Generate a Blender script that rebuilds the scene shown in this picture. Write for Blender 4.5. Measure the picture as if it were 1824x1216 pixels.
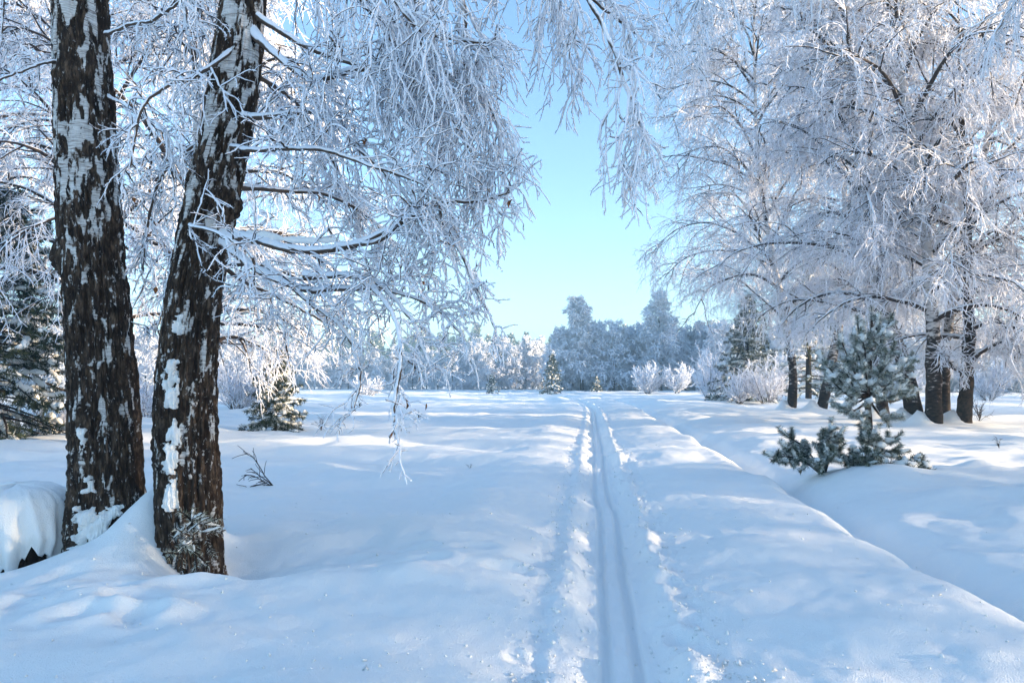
import bpy, math, random
import numpy as np

sc = bpy.context.scene
for o in list(bpy.data.objects):
    bpy.data.objects.remove(o)

# ------------------------------------------------------------------ camera
EYE = 1.4
F = 1216.0                      # focal length in photo pixels (photo 1824 wide)
HOR = 680.0                     # photo row of the horizon
cam_d = bpy.data.cameras.new("camera")
cam_d.sensor_width = 36
cam_d.lens = 24
cam_d.shift_y = (HOR - 608.0) / 1824.0
cam_d.clip_start = 0.05
cam_d.clip_end = 5000
cam = bpy.data.objects.new("camera", cam_d)
cam.location = (0, 0, EYE)
cam.rotation_euler = (math.radians(90), 0, 0)
sc.collection.objects.link(cam)
sc.camera = cam

# ------------------------------------------------------------------ sky, sun, exposure
SUN_EL = math.radians(10.0)
SUN_BACK = math.radians(14)     # the sun stands to the right and a little behind the camera
sun_dir = np.array([math.cos(SUN_EL) * math.cos(SUN_BACK), -math.cos(SUN_EL) * math.sin(SUN_BACK), math.sin(SUN_EL)])
w = bpy.data.worlds.new("World")
sc.world = w
w.use_nodes = True
nt = w.node_tree
sky = nt.nodes.new("ShaderNodeTexSky")
sky.sky_type = 'NISHITA'
sky.sun_disc = False
sky.sun_elevation = SUN_EL
sky.sun_rotation = math.atan2(sun_dir[0], sun_dir[1])
sky.altitude = 0
sky.air_density = 1.0
sky.dust_density = 1.0
sky.ozone_density = 2.8
bg = nt.nodes["Background"]
bg.inputs[1].default_value = 0.15
nt.links.new(sky.outputs[0], bg.inputs[0])

sl = bpy.data.lights.new("sun", 'SUN')
sl.energy = 5.0
sl.angle = math.radians(0.9)
sl.color = (1.0, 0.77, 0.51)
so = bpy.data.objects.new("sun", sl)
so.rotation_euler = (math.pi / 2 - SUN_EL, 0, math.pi / 2 - SUN_BACK)
sc.collection.objects.link(so)

sc.view_settings.view_transform = 'Standard'
sc.view_settings.look = 'None'
sc.view_settings.exposure = 1.9
sc.view_settings.gamma = 1.0
sc.cycles.max_bounces = 7
sc.cycles.diffuse_bounces = 6
sc.cycles.glossy_bounces = 2
sc.cycles.transparent_max_bounces = 8
sc.cycles.use_denoising = True

# ------------------------------------------------------------------ numeric helpers
def rng_(s): return np.random.default_rng(s)

def _h(ix, iy, iz, seed):
    n = (ix.astype(np.int64) * 374761393 + iy.astype(np.int64) * 668265263 + iz.astype(np.int64) * 2147483647 + seed * 974634777) & 0xffffffff
    n = ((n ^ (n >> 13)) * 1274126177) & 0xffffffff
    n = ((n ^ (n >> 16)) * 2246822519) & 0xffffffff
    return ((n ^ (n >> 15)) & 0xffffff) / float(0xffffff)

def noise(x, y, z=0.0, seed=0):
    """value noise, -1..1"""
    x, y, z = np.broadcast_arrays(np.asarray(x, float), np.asarray(y, float), np.asarray(z, float))
    fx, fy, fz = np.floor(x), np.floor(y), np.floor(z)
    u, v, t = x - fx, y - fy, z - fz
    u, v, t = [a * a * a * (a * (a * 6 - 15) + 10) for a in (u, v, t)]
    ix, iy, iz = fx.astype(np.int64), fy.astype(np.int64), fz.astype(np.int64)
    r = 0
    for dx in (0, 1):
        wx = u if dx else 1 - u
        for dy in (0, 1):
            wy = v if dy else 1 - v
            for dz in (0, 1):
                wz = t if dz else 1 - t
                r = r + wx * wy * wz * _h(ix + dx, iy + dy, iz + dz, seed)
    return r * 2 - 1

def fbm(x, y, z=0.0, seed=0, oct=4, gain=0.5):
    r, a, f = 0, 1.0, 1.0
    for i in range(oct):
        r = r + a * noise(x * f, y * f, np.asarray(z) * f, seed + i * 17)
        a *= gain; f *= 2.03
    return r

def sstep(a, b, x):
    t = np.clip((x - a) / (b - a), 0, 1)
    return t * t * (3 - 2 * t)

def at(px, py, Y):
    """world point seen at photo pixel (px, py), Y metres in front"""
    return np.array([(px - 912.0) / F * Y, Y, EYE + (HOR - py) / F * Y])

# ------------------------------------------------------------------ mesh helpers
class Geo:
    def __init__(self):
        self.v = []; self.f = []; self.m = []; self.n = 0; self.a = []
    def add(self, v, f, m=0, a=None):
        v = np.asarray(v, np.float32).reshape(-1, 3); f = np.asarray(f, np.int32)
        self.v.append(v); self.f.append(f + self.n); self.n += len(v)
        self.m.append(np.full(len(f), m, np.int32))
        self.a.append(np.zeros(len(v), np.float32) if a is None else np.asarray(a, np.float32).ravel())
        return self

def build(name, geo, mats, parent=None, smooth=True, attr=None):
    me = bpy.data.meshes.new(name)
    v = np.concatenate(geo.v)
    me.vertices.add(len(v)); me.vertices.foreach_set("co", v.ravel())
    loops = np.concatenate([f.ravel() for f in geo.f])
    sizes = np.concatenate([np.full(len(f), f.shape[1], np.int32) for f in geo.f])
    starts = np.concatenate([[0], np.cumsum(sizes)[:-1]]).astype(np.int32)
    me.loops.add(len(loops)); me.loops.foreach_set("vertex_index", loops.astype(np.int32))
    me.polygons.add(len(sizes)); me.polygons.foreach_set("loop_start", starts)
    me.polygons.foreach_set("material_index", np.concatenate(geo.m))
    me.polygons.foreach_set("use_smooth", np.full(len(sizes), smooth))
    if attr:
        at_ = me.attributes.new(attr, 'FLOAT', 'POINT')
        at_.data.foreach_set("value", np.concatenate(geo.a))
    me.update(calc_edges=True)
    for m in (mats if isinstance(mats, (list, tuple)) else [mats]):
        me.materials.append(m)
    o = bpy.data.objects.new(name, me)
    sc.collection.objects.link(o)
    if parent is not None: o.parent = parent
    return o

def tubes(geo, P, R, K=4, m=0, cap=False):
    """P (M,N,3) centre lines, R (M,N) radii -> one quad tube per line"""
    P = np.asarray(P, float); M, N, _ = P.shape
    R = np.broadcast_to(np.asarray(R, float), (M, N))
    T = np.gradient(P, axis=1)
    T /= np.linalg.norm(T, axis=2, keepdims=True) + 1e-9
    mean = P[:, -1] - P[:, 0]
    ax = np.argmin(np.abs(mean), axis=1)
    ref = np.eye(3)[ax][:, None, :] + np.array([.13, .07, .05])
    A = np.cross(T, ref); A /= np.linalg.norm(A, axis=2, keepdims=True) + 1e-9
    B = np.cross(T, A)
    th = np.arange(K) * 2 * math.pi / K
    V = P[:, :, None, :] + R[:, :, None, None] * (np.cos(th)[:, None] * A[:, :, None, :] + np.sin(th)[:, None] * B[:, :, None, :])
    base = (np.arange(M) * N * K)[:, None, None]
    i = (np.arange(N - 1) * K)[None, :, None]
    k = np.arange(K)[None, None, :]; k2 = (k + 1) % K
    q = np.stack([base + i + k, base + i + k2, base + i + K + k2, base + i + K + k], -1).reshape(-1, 4)
    geo.add(V.reshape(-1, 3), q, m)
    if cap:
        for e in (0, N - 1):
            c = (np.arange(M) * N * K)[:, None] + e * K + np.arange(K)[None, :]
            geo.f.append((c if e else c[:, ::-1]).astype(np.int32) + geo.n - M * N * K)
            geo.m.append(np.full(M, m, np.int32))
    return geo

def grow(S, D, L, n, grav=0.0, wig=0.1, rng=None, kink=None):
    S = np.asarray(S, float); D = np.asarray(D, float); M = len(S)
    L = np.broadcast_to(np.asarray(L, float), (M,))
    D = D / (np.linalg.norm(D, axis=1, keepdims=True) + 1e-9)
    out = [S]; p = S
    g = np.broadcast_to(np.asarray(grav, float), (n,))
    for i in range(n):
        D = D + rng.normal(0, wig, (M, 3)); D[:, 2] -= g[i]
        D /= np.linalg.norm(D, axis=1, keepdims=True) + 1e-9
        p = p + D * (L / n)[:, None]; out.append(p)
    return np.stack(out, 1)

def kids(P, L, k, t0, t1, ang, rng, jit=0.25, flat=0.0):
    """k child starts per parent line: points, directions, t, parent index"""
    M, N, _ = P.shape
    t = (np.arange(k)[None, :] + rng.random((M, k))) / k * (t1 - t0) + t0
    x = t * (N - 1); i = np.minimum(x.astype(int), N - 2); f = (x - i)[..., None]
    m = np.arange(M)[:, None]
    A, B = P[m, i], P[m, i + 1]
    S = (A * (1 - f) + B * f).reshape(-1, 3)
    T = (B - A).reshape(-1, 3); T /= np.linalg.norm(T, axis=1, keepdims=True) + 1e-9
    rv = rng.normal(0, 1, T.shape)
    if flat: rv[:, 2] *= (1 - flat)
    rv -= (rv * T).sum(1, keepdims=True) * T
    rv /= np.linalg.norm(rv, axis=1, keepdims=True) + 1e-9
    a = ang * (1 + rng.normal(0, jit, (len(T), 1)))
    D = np.cos(a) * T + np.sin(a) * rv
    return S, D, t.reshape(-1), np.repeat(np.arange(M), k)

def lin(a, b, n): return np.linspace(a, b, n)

def resample(pts, n):
    """smooth Catmull-Rom through pts, n points"""
    p = np.asarray(pts, float)
    if len(p) < 3:
        t = np.linspace(0, len(p) - 1, n)[:, None]
        return p[0] * (1 - t) + p[-1] * t
    q = np.vstack([2 * p[0] - p[1], p, 2 * p[-1] - p[-2]])
    s = np.linspace(0, len(p) - 1 - 1e-6, n); i = s.astype(int); t = (s - i)[:, None]
    a, b, c, d = q[i], q[i + 1], q[i + 2], q[i + 3]
    return .5 * (2 * b + (c - a) * t + (2 * a - 5 * b + 4 * c - d) * t * t + (3 * b - a - 3 * c + d) * t ** 3)

def blob(geo, c, r, seed=0, m=0, nu=14, nv=9, amp=.18, freq=1.6):
    c = np.asarray(c, float); r = np.asarray(r, float) * np.ones(3)
    u = np.arange(nu) * 2 * math.pi / nu; v = np.linspace(0.05, math.pi - .05, nv)
    U, V = np.meshgrid(u, v)
    d = np.stack([np.cos(U) * np.sin(V), np.sin(U) * np.sin(V), np.cos(V)], -1)
    s = 1 + amp * fbm(d[..., 0] * freq + seed, d[..., 1] * freq, d[..., 2] * freq, seed, 2)
    X = c + d * r * s[..., None]
    k = np.arange(nu); k2 = (k + 1) % nu; i = (np.arange(nv - 1) * nu)[:, None]
    q = np.stack([i + k, i + nu + k, i + nu + k2, i + k2], -1).reshape(-1, 4)
    geo.add(X.reshape(-1, 3), q, m)

# ------------------------------------------------------------------ object helpers
def tag(o, label=None, cat=None, group=None, kind=None):
    if label: o["label"] = label
    if cat: o["category"] = cat
    if group: o["group"] = group
    if kind: o["kind"] = kind
    return o

def thing(name, label, cat, loc=(0, 0, 0), group=None):
    o = bpy.data.objects.new(name, None)
    o.empty_display_size = .3
    sc.collection.objects.link(o)
    o.location = loc
    return tag(o, label, cat, group, 'thing')

def copy_tree(o, parent=None):
    c = o.copy(); sc.collection.objects.link(c); c.parent = parent
    for ch in o.children: copy_tree(ch, c)
    return c

def local(geo, loc):
    """shift world-space geometry so it sits under an Empty at loc"""
    loc = np.asarray(loc, np.float32)
    geo.v = [v - loc for v in geo.v]
    return geo

# ------------------------------------------------------------------ materials
def mat(name):
    m = bpy.data.materials.new(name); m.use_nodes = True
    n = m.node_tree.nodes; l = m.node_tree.links
    b = n["Principled BSDF"]
    b.inputs["Roughness"].default_value = 0.9
    b.inputs["Specular IOR Level"].default_value = 0.15
    return m, n, l, b

def N(n, t, **k):
    x = n.new(t)
    for a, v in k.items(): setattr(x, a, v)
    return x

def ramp(n, stops):
    r = n.new("ShaderNodeValToRGB"); e = r.color_ramp.elements
    while len(e) > 1: e.remove(e[-1])
    e[0].position, e[0].color = stops[0][0], (*stops[0][1], 1)
    for p, c in stops[1:]:
        x = e.new(p); x.color = (*c, 1)
    return r

def mk_snow():
    m, n, l, b = mat("snow")
    tc = N(n, "ShaderNodeTexCoord")
    a = N(n, "ShaderNodeTexNoise"); a.inputs["Scale"].default_value = 130; a.inputs["Detail"].default_value = 3
    c = N(n, "ShaderNodeTexNoise"); c.inputs["Scale"].default_value = 9; c.inputs["Detail"].default_value = 4
    l.new(tc.outputs["Object"], a.inputs["Vector"]); l.new(tc.outputs["Object"], c.inputs["Vector"])
    b1 = N(n, "ShaderNodeBump"); b1.inputs["Strength"].default_value = .55; b1.inputs["Distance"].default_value = .018
    b2 = N(n, "ShaderNodeBump"); b2.inputs["Strength"].default_value = .5; b2.inputs["Distance"].default_value = .02
    l.new(c.outputs["Fac"], b2.inputs["Height"]); l.new(a.outputs["Fac"], b1.inputs["Height"])
    l.new(b2.outputs["Normal"], b1.inputs["Normal"]); l.new(b1.outputs["Normal"], b.inputs["Normal"])
    b.inputs["Base Color"].default_value = (.91, .915, .90, 1)
    b.inputs["Roughness"].default_value = .75
    b.inputs["Specular IOR Level"].default_value = .25
    return m

def mk_frost(name, wind, thr, bark=(.045, .03, .022), frost=(.84, .87, .92), nscale=14, amt=.35):
    """hoar frost grown on the windward and upper side of a twig, bark bare on the lee side"""
    m, n, l, b = mat(name)
    g = N(n, "ShaderNodeNewGeometry")
    d = N(n, "ShaderNodeVectorMath", operation='DOT_PRODUCT'); wv = np.array(wind, float); wv /= np.linalg.norm(wv)
    d.inputs[1].default_value = tuple(wv)
    l.new(g.outputs["Normal"], d.inputs[0])
    no = N(n, "ShaderNodeTexNoise"); no.inputs["Scale"].default_value = nscale; no.inputs["Detail"].default_value = 3
    tc = N(n, "ShaderNodeTexCoord"); l.new(tc.outputs["Object"], no.inputs["Vector"])
    ma = N(n, "ShaderNodeMath", operation='MULTIPLY_ADD'); ma.inputs[1].default_value = amt * 2; ma.inputs[2].default_value = -amt
    l.new(no.outputs["Fac"], ma.inputs[0])
    ad = N(n, "ShaderNodeMath", operation='ADD'); l.new(d.outputs["Value"], ad.inputs[0]); l.new(ma.outputs[0], ad.inputs[1])
    mr = N(n, "ShaderNodeMapRange"); mr.inputs["From Min"].default_value = thr - .08; mr.inputs["From Max"].default_value = thr + .08
    l.new(ad.outputs[0], mr.inputs["Value"])
    mx = N(n, "ShaderNodeMix", data_type='RGBA'); mx.inputs[6].default_value = (*bark, 1); mx.inputs[7].default_value = (*frost, 1)
    l.new(mr.outputs["Result"], mx.inputs[0]); l.new(mx.outputs[2], b.inputs["Base Color"])
    return m

def mk_bark_near():
    m, n, l, b = mat("birch bark furrowed")
    at_ = N(n, "ShaderNodeAttribute", attribute_name="white")
    tc = N(n, "ShaderNodeTexCoord")
    mp = N(n, "ShaderNodeMapping"); mp.inputs["Scale"].default_value = (1, 1, .3)
    l.new(tc.outputs["Object"], mp.inputs["Vector"])
    no = N(n, "ShaderNodeTexNoise"); no.inputs["Scale"].default_value = 28; no.inputs["Detail"].default_value = 6; no.inputs["Roughness"].default_value = .65
    l.new(mp.outputs[0], no.inputs["Vector"])
    dk = ramp(n, [(.3, (.012, .008, .006)), (.5, (.045, .03, .021)), (.68, (.16, .11, .075))])
    l.new(no.outputs["Fac"], dk.inputs["Fac"])
    mp2 = N(n, "ShaderNodeMapping"); mp2.inputs["Scale"].default_value = (6, 6, 60)
    l.new(tc.outputs["Object"], mp2.inputs["Vector"])
    n2 = N(n, "ShaderNodeTexNoise"); n2.inputs["Scale"].default_value = 1.6; n2.inputs["Detail"].default_value = 3
    l.new(mp2.outputs[0], n2.inputs["Vector"])
    wh = ramp(n, [(.3, (.16, .12, .1)), (.42, (.46, .44, .42)), (.6, (.7, .69, .67))])
    l.new(n2.outputs["Fac"], wh.inputs["Fac"])
    n3 = N(n, "ShaderNodeTexNoise"); n3.inputs["Scale"].default_value = 45; n3.inputs["Detail"].default_value = 4
    l.new(tc.outputs["Object"], n3.inputs["Vector"])
    ad = N(n, "ShaderNodeMath", operation='MULTIPLY_ADD'); ad.inputs[1].default_value = .5; l.new(n3.outputs["Fac"], ad.inputs[0]); l.new(at_.outputs["Fac"], ad.inputs[2])
    mr = N(n, "ShaderNodeMapRange"); mr.inputs["From Min"].default_value = .70; mr.inputs["From Max"].default_value = .80
    l.new(ad.outputs[0], mr.inputs["Value"])
    mx = N(n, "ShaderNodeMix", data_type='RGBA'); l.new(mr.outputs["Result"], mx.inputs[0])
    l.new(dk.outputs["Color"], mx.inputs[6]); l.new(wh.outputs["Color"], mx.inputs[7]); l.new(mx.outputs[2], b.inputs["Base Color"])
    mp4 = N(n, "ShaderNodeMapping"); mp4.inputs["Scale"].default_value = (1, 1, .42); l.new(tc.outputs["Object"], mp4.inputs["Vector"])
    n4 = N(n, "ShaderNodeTexNoise"); n4.inputs["Scale"].default_value = 30; n4.inputs["Detail"].default_value = 5; n4.inputs["Roughness"].default_value = .7
    l.new(mp4.outputs[0], n4.inputs["Vector"])
    fr4 = N(n, "ShaderNodeMapRange"); fr4.inputs["From Min"].default_value = .60; fr4.inputs["From Max"].default_value = .66; l.new(n4.outputs["Fac"], fr4.inputs["Value"])
    mx4 = N(n, "ShaderNodeMix", data_type='RGBA'); l.new(fr4.outputs["Result"], mx4.inputs[0]); mx4.inputs[7].default_value = (.55, .54, .53, 1)
    l.new(mx.outputs[2], mx4.inputs[6]); l.new(mx4.outputs[2], b.inputs["Base Color"])
    bp = N(n, "ShaderNodeBump"); bp.inputs["Strength"].default_value = 1.0; bp.inputs["Distance"].default_value = .03
    l.new(no.outputs["Fac"], bp.inputs["Height"]); l.new(bp.outputs[0], b.inputs["Normal"])
    return m

def mk_bark_mid(name="birch bark", dark=(.03, .022, .018), white=(.55, .53, .52), low=-.6, high=4.5, snow=True):
    """dark rough bark low down, pale peeling bark with dark scars above"""
    m, n, l, b = mat(name)
    tc = N(n, "ShaderNodeTexCoord"); sp = N(n, "ShaderNodeSeparateXYZ"); l.new(tc.outputs["Object"], sp.inputs[0])
    mp = N(n, "ShaderNodeMapping"); mp.inputs["Scale"].default_value = (2, 2, 5)
    l.new(tc.outputs["Object"], mp.inputs["Vector"])
    no = N(n, "ShaderNodeTexNoise"); no.inputs["Scale"].default_value = 2.6; no.inputs["Detail"].default_value = 6; no.inputs["Roughness"].default_value = .6
    l.new(mp.outputs[0], no.inputs["Vector"])
    h = N(n, "ShaderNodeMapRange"); h.inputs["From Min"].default_value = low; h.inputs["From Max"].default_value = high
    h.inputs["To Min"].default_value = -.28; h.inputs["To Max"].default_value = .14
    l.new(sp.outputs["Z"], h.inputs["Value"])
    ad = N(n, "ShaderNodeMath", operation='ADD'); l.new(no.outputs["Fac"], ad.inputs[0]); l.new(h.outputs[0], ad.inputs[1])
    rp = ramp(n, [(.2, (.008, .006, .005)), (.46, tuple(c * 1.7 for c in dark)), (.52, tuple(c * .6 for c in white)), (.6, white)])
    l.new(ad.outputs[0], rp.inputs["Fac"]); l.new(rp.outputs["Color"], b.inputs["Base Color"])
    bp = N(n, "ShaderNodeBump"); bp.inputs["Strength"].default_value = .7; bp.inputs["Distance"].default_value = .03
    l.new(no.outputs["Fac"], bp.inputs["Height"]); l.new(bp.outputs[0], b.inputs["Normal"])
    return m

def mk_plain(name, c, c2=None, scale=20, rough=.9):
    m, n, l, b = mat(name)
    b.inputs["Roughness"].default_value = rough
    if c2 is None: b.inputs["Base Color"].default_value = (*c, 1); return m
    tc = N(n, "ShaderNodeTexCoord"); no = N(n, "ShaderNodeTexNoise"); no.inputs["Scale"].default_value = scale; no.inputs["Detail"].default_value = 4
    l.new(tc.outputs["Object"], no.inputs["Vector"])
    r = ramp(n, [(.38, c), (.62, c2)]); l.new(no.outputs["Fac"], r.inputs["Fac"]); l.new(r.outputs["Color"], b.inputs["Base Color"])
    return m

M_snow = mk_snow()
M_frost_near = mk_frost("frosted twig close", (-.5, -.25, .75), -.5, amt=.42, nscale=14, frost=(.85, .88, .94))
M_limb_near = mk_frost("frosted limb close", (-.25, -.1, .95), -.05, bark=(.09, .065, .05), nscale=6, amt=.7)
M_frost = mk_frost("frosted twig", (-.3, -.2, .8), -.62, amt=.7, nscale=6, bark=(.06, .045, .04), frost=(.86, .88, .95))
M_limb = mk_frost("frosted limb", (-.2, 0, 1), .22, bark=(.05, .037, .03), amt=.6, nscale=3)
M_frost_far = mk_frost("frosted crown far", (-.3, -.2, .8), -.7, amt=.5, nscale=2, bark=(.1, .085, .08), frost=(.80,.84,.92))
M_bark = mk_bark_near()
M_bark_mid = mk_bark_mid()
M_bark_dark = mk_plain("dark bark", (.018, .012, .009), (.06, .042, .03), 9)
M_needle = mk_plain("pine needles", (.020, .032, .016), (.06, .075, .04), 5)
M_needle_frost = mk_plain("frosted needles", (.30, .33, .27), (.66, .69, .68), 7)
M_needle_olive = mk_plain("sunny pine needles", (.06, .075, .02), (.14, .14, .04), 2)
M_leaf = mk_plain("dry leaf", (.10, .035, .012), (.28, .11, .035), 60)

# ------------------------------------------------------------------ ground
def road_c(y):
    return .16 + .115 * y - .0022 * np.maximum(y - 30, 0) ** 2

pits = []   # x, y, rx, ry, depth
pr = rng_(5)
for i in range(70):                                     # poles and paws beside the ski track
    y = 3.0 + i * .45 + pr.normal(0, .15)
    u = (-.52 if i % 2 else .5) + pr.normal(0, .05)
    pits.append((road_c(y) + u, y, .045 + .03 * pr.random(), .06 + .05 * pr.random(), .006 + .018 * pr.random()))
for x, y in [(1155, 940), (1190, 1040), (1175, 985), (1040, 1005), (1210, 1130)]:
    Y = EYE * F / (y - HOR); pits.append(((x - 912) / F * Y, Y, .07, .1, .05))
for i in range(16):                                     # half filled footprints leading away from the big birches
    t = i / 15; px = 150 + 800 * t; py = 1095 - 85 * math.sin(t * 2.2) + (-14 if i % 2 else 14)
    Y = EYE * F / (py - HOR); pits.append(((px - 912) / F * Y + pr.normal(0, .05), Y, .15, .09, .035 + .02 * pr.random()))
for i in range(26):
    px = 20 + 330 * pr.random(); py = 1035 + 90 * pr.random()
    Y = EYE * F / (py - HOR); pits.append(((px - 912) / F * Y, Y, .1 + .08 * pr.random(), .07 + .06 * pr.random(), pr.choice([-.022, .03])))
for i in range(22):                                     # dents on the right hand bank
    pits.append((5.2 + 3 * pr.random(), 6 + 5.5 * pr.random(), .2 + .2 * pr.random(), .2 + .2 * pr.random(), .05 * pr.normal()))

def bump(x, y, cx, cy, rx, ry=None):
    ry = ry or rx
    return np.exp(-((x - cx) / rx) ** 2 - ((y - cy) / ry) ** 2)

TRUNK_BASES = []   # filled below, used for root mounds

def ground_h(x, y):
    x = np.asarray(x, float); y = np.asarray(y, float)
    u = x - road_c(y)
    onroad = sstep(-2.4, -1.2, u) * (1 - sstep(3.2, 4.2, u))
    h = -.05 * np.exp(-((u + .05) / .5) ** 4) - .035 * np.exp(-(u / .21) ** 6)
    h += .13 * np.exp(-((u + 1.25) / .62) ** 2) * (.7 + .5 * noise(y * .5, 3.1))
    h += .11 * np.exp(-((u - 1.45) / .75) ** 2) + .05 * np.exp(-((u - 2.1) / .3) ** 2)
    h += -.24 * np.exp(-((u - 2.55) / .24) ** 2)
    h += .12 * sstep(2.6, 4.0, u) - .02 * sstep(6, 30, u)
    h += .03 * np.exp(-((u - 3.5) / .5) ** 2) * noise(y * 1.3, 9.)
    # ski grooves
    near = 1 - sstep(80, 100, y)
    wob = .02 * noise(y * .7, 5.) + .012 * noise(y * 2.3, 8.)
    for s in (-.085, .085):
        h -= .05 * near * np.exp(-((u - s - wob) / (.034 + .0012 * np.maximum(y - 8, 0))) ** 4)
    h += .05 * np.exp(-((u + .33) / .10) ** 2) * (1 + .3 * noise(y * 2, 2.)) + .045 * np.exp(-((u - .34) / .09) ** 2) * (1 + .7 * noise(y * 3, 4.))
    rough = np.exp(-((np.abs(u) - .42) / .2) ** 2) + .5 * np.exp(-(u / .25) ** 2)
    h += .013 * rough * fbm(x * 8, y * 5, 0, 31, 4, .6)
    # wind ripples running across the way and gentle swells
    amp = .85 + .15 * sstep(5, 12, y)
    ph = y * 1.25 + 1.3 * fbm(x * .16, y * .18, 0, 11, 2) + .12 * x
    h += .055 * amp * (np.sin(ph * 1.6) + .45 * np.sin(ph * 3.9 + 1.2)) * (.6 + .5 * noise(x * .12, y * .3, 4., 5)) * (1 - .45 * onroad)
    h += .085 * fbm(x * .55 + 7, y * .8, 0, 3, 3) * (1 - .5 * onroad)
    h += .14 * fbm(x * .07, y * .1, 0, 8, 2) * sstep(12, 40, np.hypot(x, y)) * (1 - .8 * onroad)
    h += .03 * np.sin(y * 4.2 + 2.2 * fbm(x * .5, y * .4, 0, 91, 2) + .8 * x) * sstep(.1, .6, noise(x * .35, y * .45, 0, 93)) * (1 - .5 * onroad)
    h += .019 * fbm(x * 2.2, y * 2.6, 0, 77, 3)
    h += .0035 * fbm(x * 13, y * 11, 0, 55, 3) * (1 - sstep(8, 16, y))
    # snow banked against the twin birches
    h += .47 * bump(x, y, -2.88, 5.62, .27, .42) + .20 * bump(x, y, -3.05, 5.25, .42, .5) + .08 * bump(x, y, -3.7, 5.1, .6, .4)
    h += .20 * bump(x, y, -2.62, 5.72, .22, .3) + .04 * bump(x, y, -2.2, 4.75, .45, .25) + .09 * bump(x, y, -1.3, 4.6, .9, .22) * (1 + .5 * noise(x * 3, y * 3))
    h -= .14 * bump(x, y, -2.15, 5.15, .32, .35)
    # hollow behind the mound on the left, and a low swell in the near left
    h -= .10 * bump(x, y, -4.1, 5.35, .35, .3)
    h += .10 * bump(x, y, -.9, 6.3, .9, .5) + .08 * bump(x, y, -.35, 5.0, .5, .5)
    for (cx, cy, r) in TRUNK_BASES:
        h += .42 * bump(x, y, cx - r * 1.5, cy + .1, r * 1.2) + .10 * bump(x, y, cx - r * .5, cy, r * 3.4)
    for (cx, cy, rx, ry, d) in pits:
        m = (np.abs(x - cx) < 3.2 * rx) & (np.abs(y - cy) < 3.2 * ry)
        if m.any():
            xx, yy = x[m] - cx, y[m] - cy
            q = (xx / rx) ** 2 + (yy / ry) ** 2
            h[m] += -d * np.exp(-q) + .35 * d * np.exp(-((np.sqrt(q) - 1.5) / .5) ** 2)
    # small wells round the young pine
    h += .20 * bump(x, y, 4.6, 9.0, 1.1, .8)
    return h

def gh(x, y):
    return float(ground_h(np.array([float(x)]), np.array([float(y)]))[0])

MID = [  # right-hand trees: px path at depth Y, base radius, crown settings
    dict(k='A', Y=30., path=[(1410, 733), (1412, 660), (1395, 560), (1372, 430), (1352, 300), (1345, 100), (1342, -110)], r=.20),
    dict(k='B', Y=29., path=[(1462, 739), (1480, 650), (1500, 550), (1508, 440), (1500, 300), (1490, 120), (1492, -100)], r=.22),
    dict(k='C', Y=24., path=[(1574, 757), (1570, 700), (1558, 590), (1550, 450), (1562, 200), (1566, 0)], r=.22),
    dict(k='D', Y=22., path=[(1632, 752), (1608, 640), (1575, 555), (1545, 400), (1530, 250), (1512, 60), (1500, -180)], r=.26),
    dict(k='E', Y=20., path=[(1663, 767), (1662, 650), (1657, 560), (1642, 350), (1604, 150), (1590, -20), (1580, -260)], r=.23),
    dict(k='F', Y=21.5, path=[(1682, 760), (1684, 650), (1706, 500), (1752, 300), (1790, 60), (1800, -150)], r=.18),
    dict(k='G', Y=20.2, path=[(1716, 766), (1722, 660), (1726, 560), (1716, 400), (1702, 200), (1696, 20)], r=.21),
]
for m_ in MID:
    b_ = at(*m_['path'][0], m_['Y']); TRUNK_BASES.append((b_[0], b_[1], m_['r']))

def make_ground():
    # columns follow the road (u), rows run away from the camera with growing spacing
    a = np.arange(-.62, .62, .0135)
    def run(start, stop, step, g):
        out = []; p = start; s = step
        while abs(p) < abs(stop):
            p += s; out.append(p); s *= g
        return out
    right = []; p = .62; s = .02
    while p < 250: p += s; right.append(p); s = min(s * 1.012 if p < 5 else s * 1.035, 14)
    left = []; p = .62; s = .02
    while p < 250: p += s; left.append(-p); s = min(s * 1.004 if p < 5 else s * 1.035, 14)
    U = np.concatenate([left[::-1], a, right])
    rows = []; y = 2.4; 
    while y < 500: rows.append(y); y += max(.022, .0052 * y) if y < 60 else .02 * y
    back = []; y = 2.4; s = .05
    while y > -160: y -= s; back.append(y); s = min(s * 1.12, 8)
    Y = np.array(back[::-1] + rows)
    UU, YY = np.meshgrid(U, Y)
    cc = .16 + .115 * YY - .0022 * np.clip(YY - 30, 0, 58) ** 2 - .12 * np.maximum(YY - 88, 0)
    near = np.exp(-np.maximum(np.abs(UU) - 8, 0) / 30) * (1 - sstep(95, 200, YY))
    XX = UU + cc * near
    Z = ground_h(XX.ravel(), YY.ravel())
    V = np.stack([XX.ravel(), YY.ravel(), Z], 1)
    nr, nc = XX.shape
    i = (np.arange(nr - 1) * nc)[:, None]; j = np.arange(nc - 1)[None]
    q = np.stack([i + j, i + j + 1, i + nc + j + 1, i + nc + j], -1).reshape(-1, 4)
    g = Geo().add(V, q)
    o = build("snow_ground", g, M_snow)
    tag(o, "deep snow field with a ski track and rutted way running to the forest", kind="structure")
    print("ground verts", len(V))
make_ground()

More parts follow.
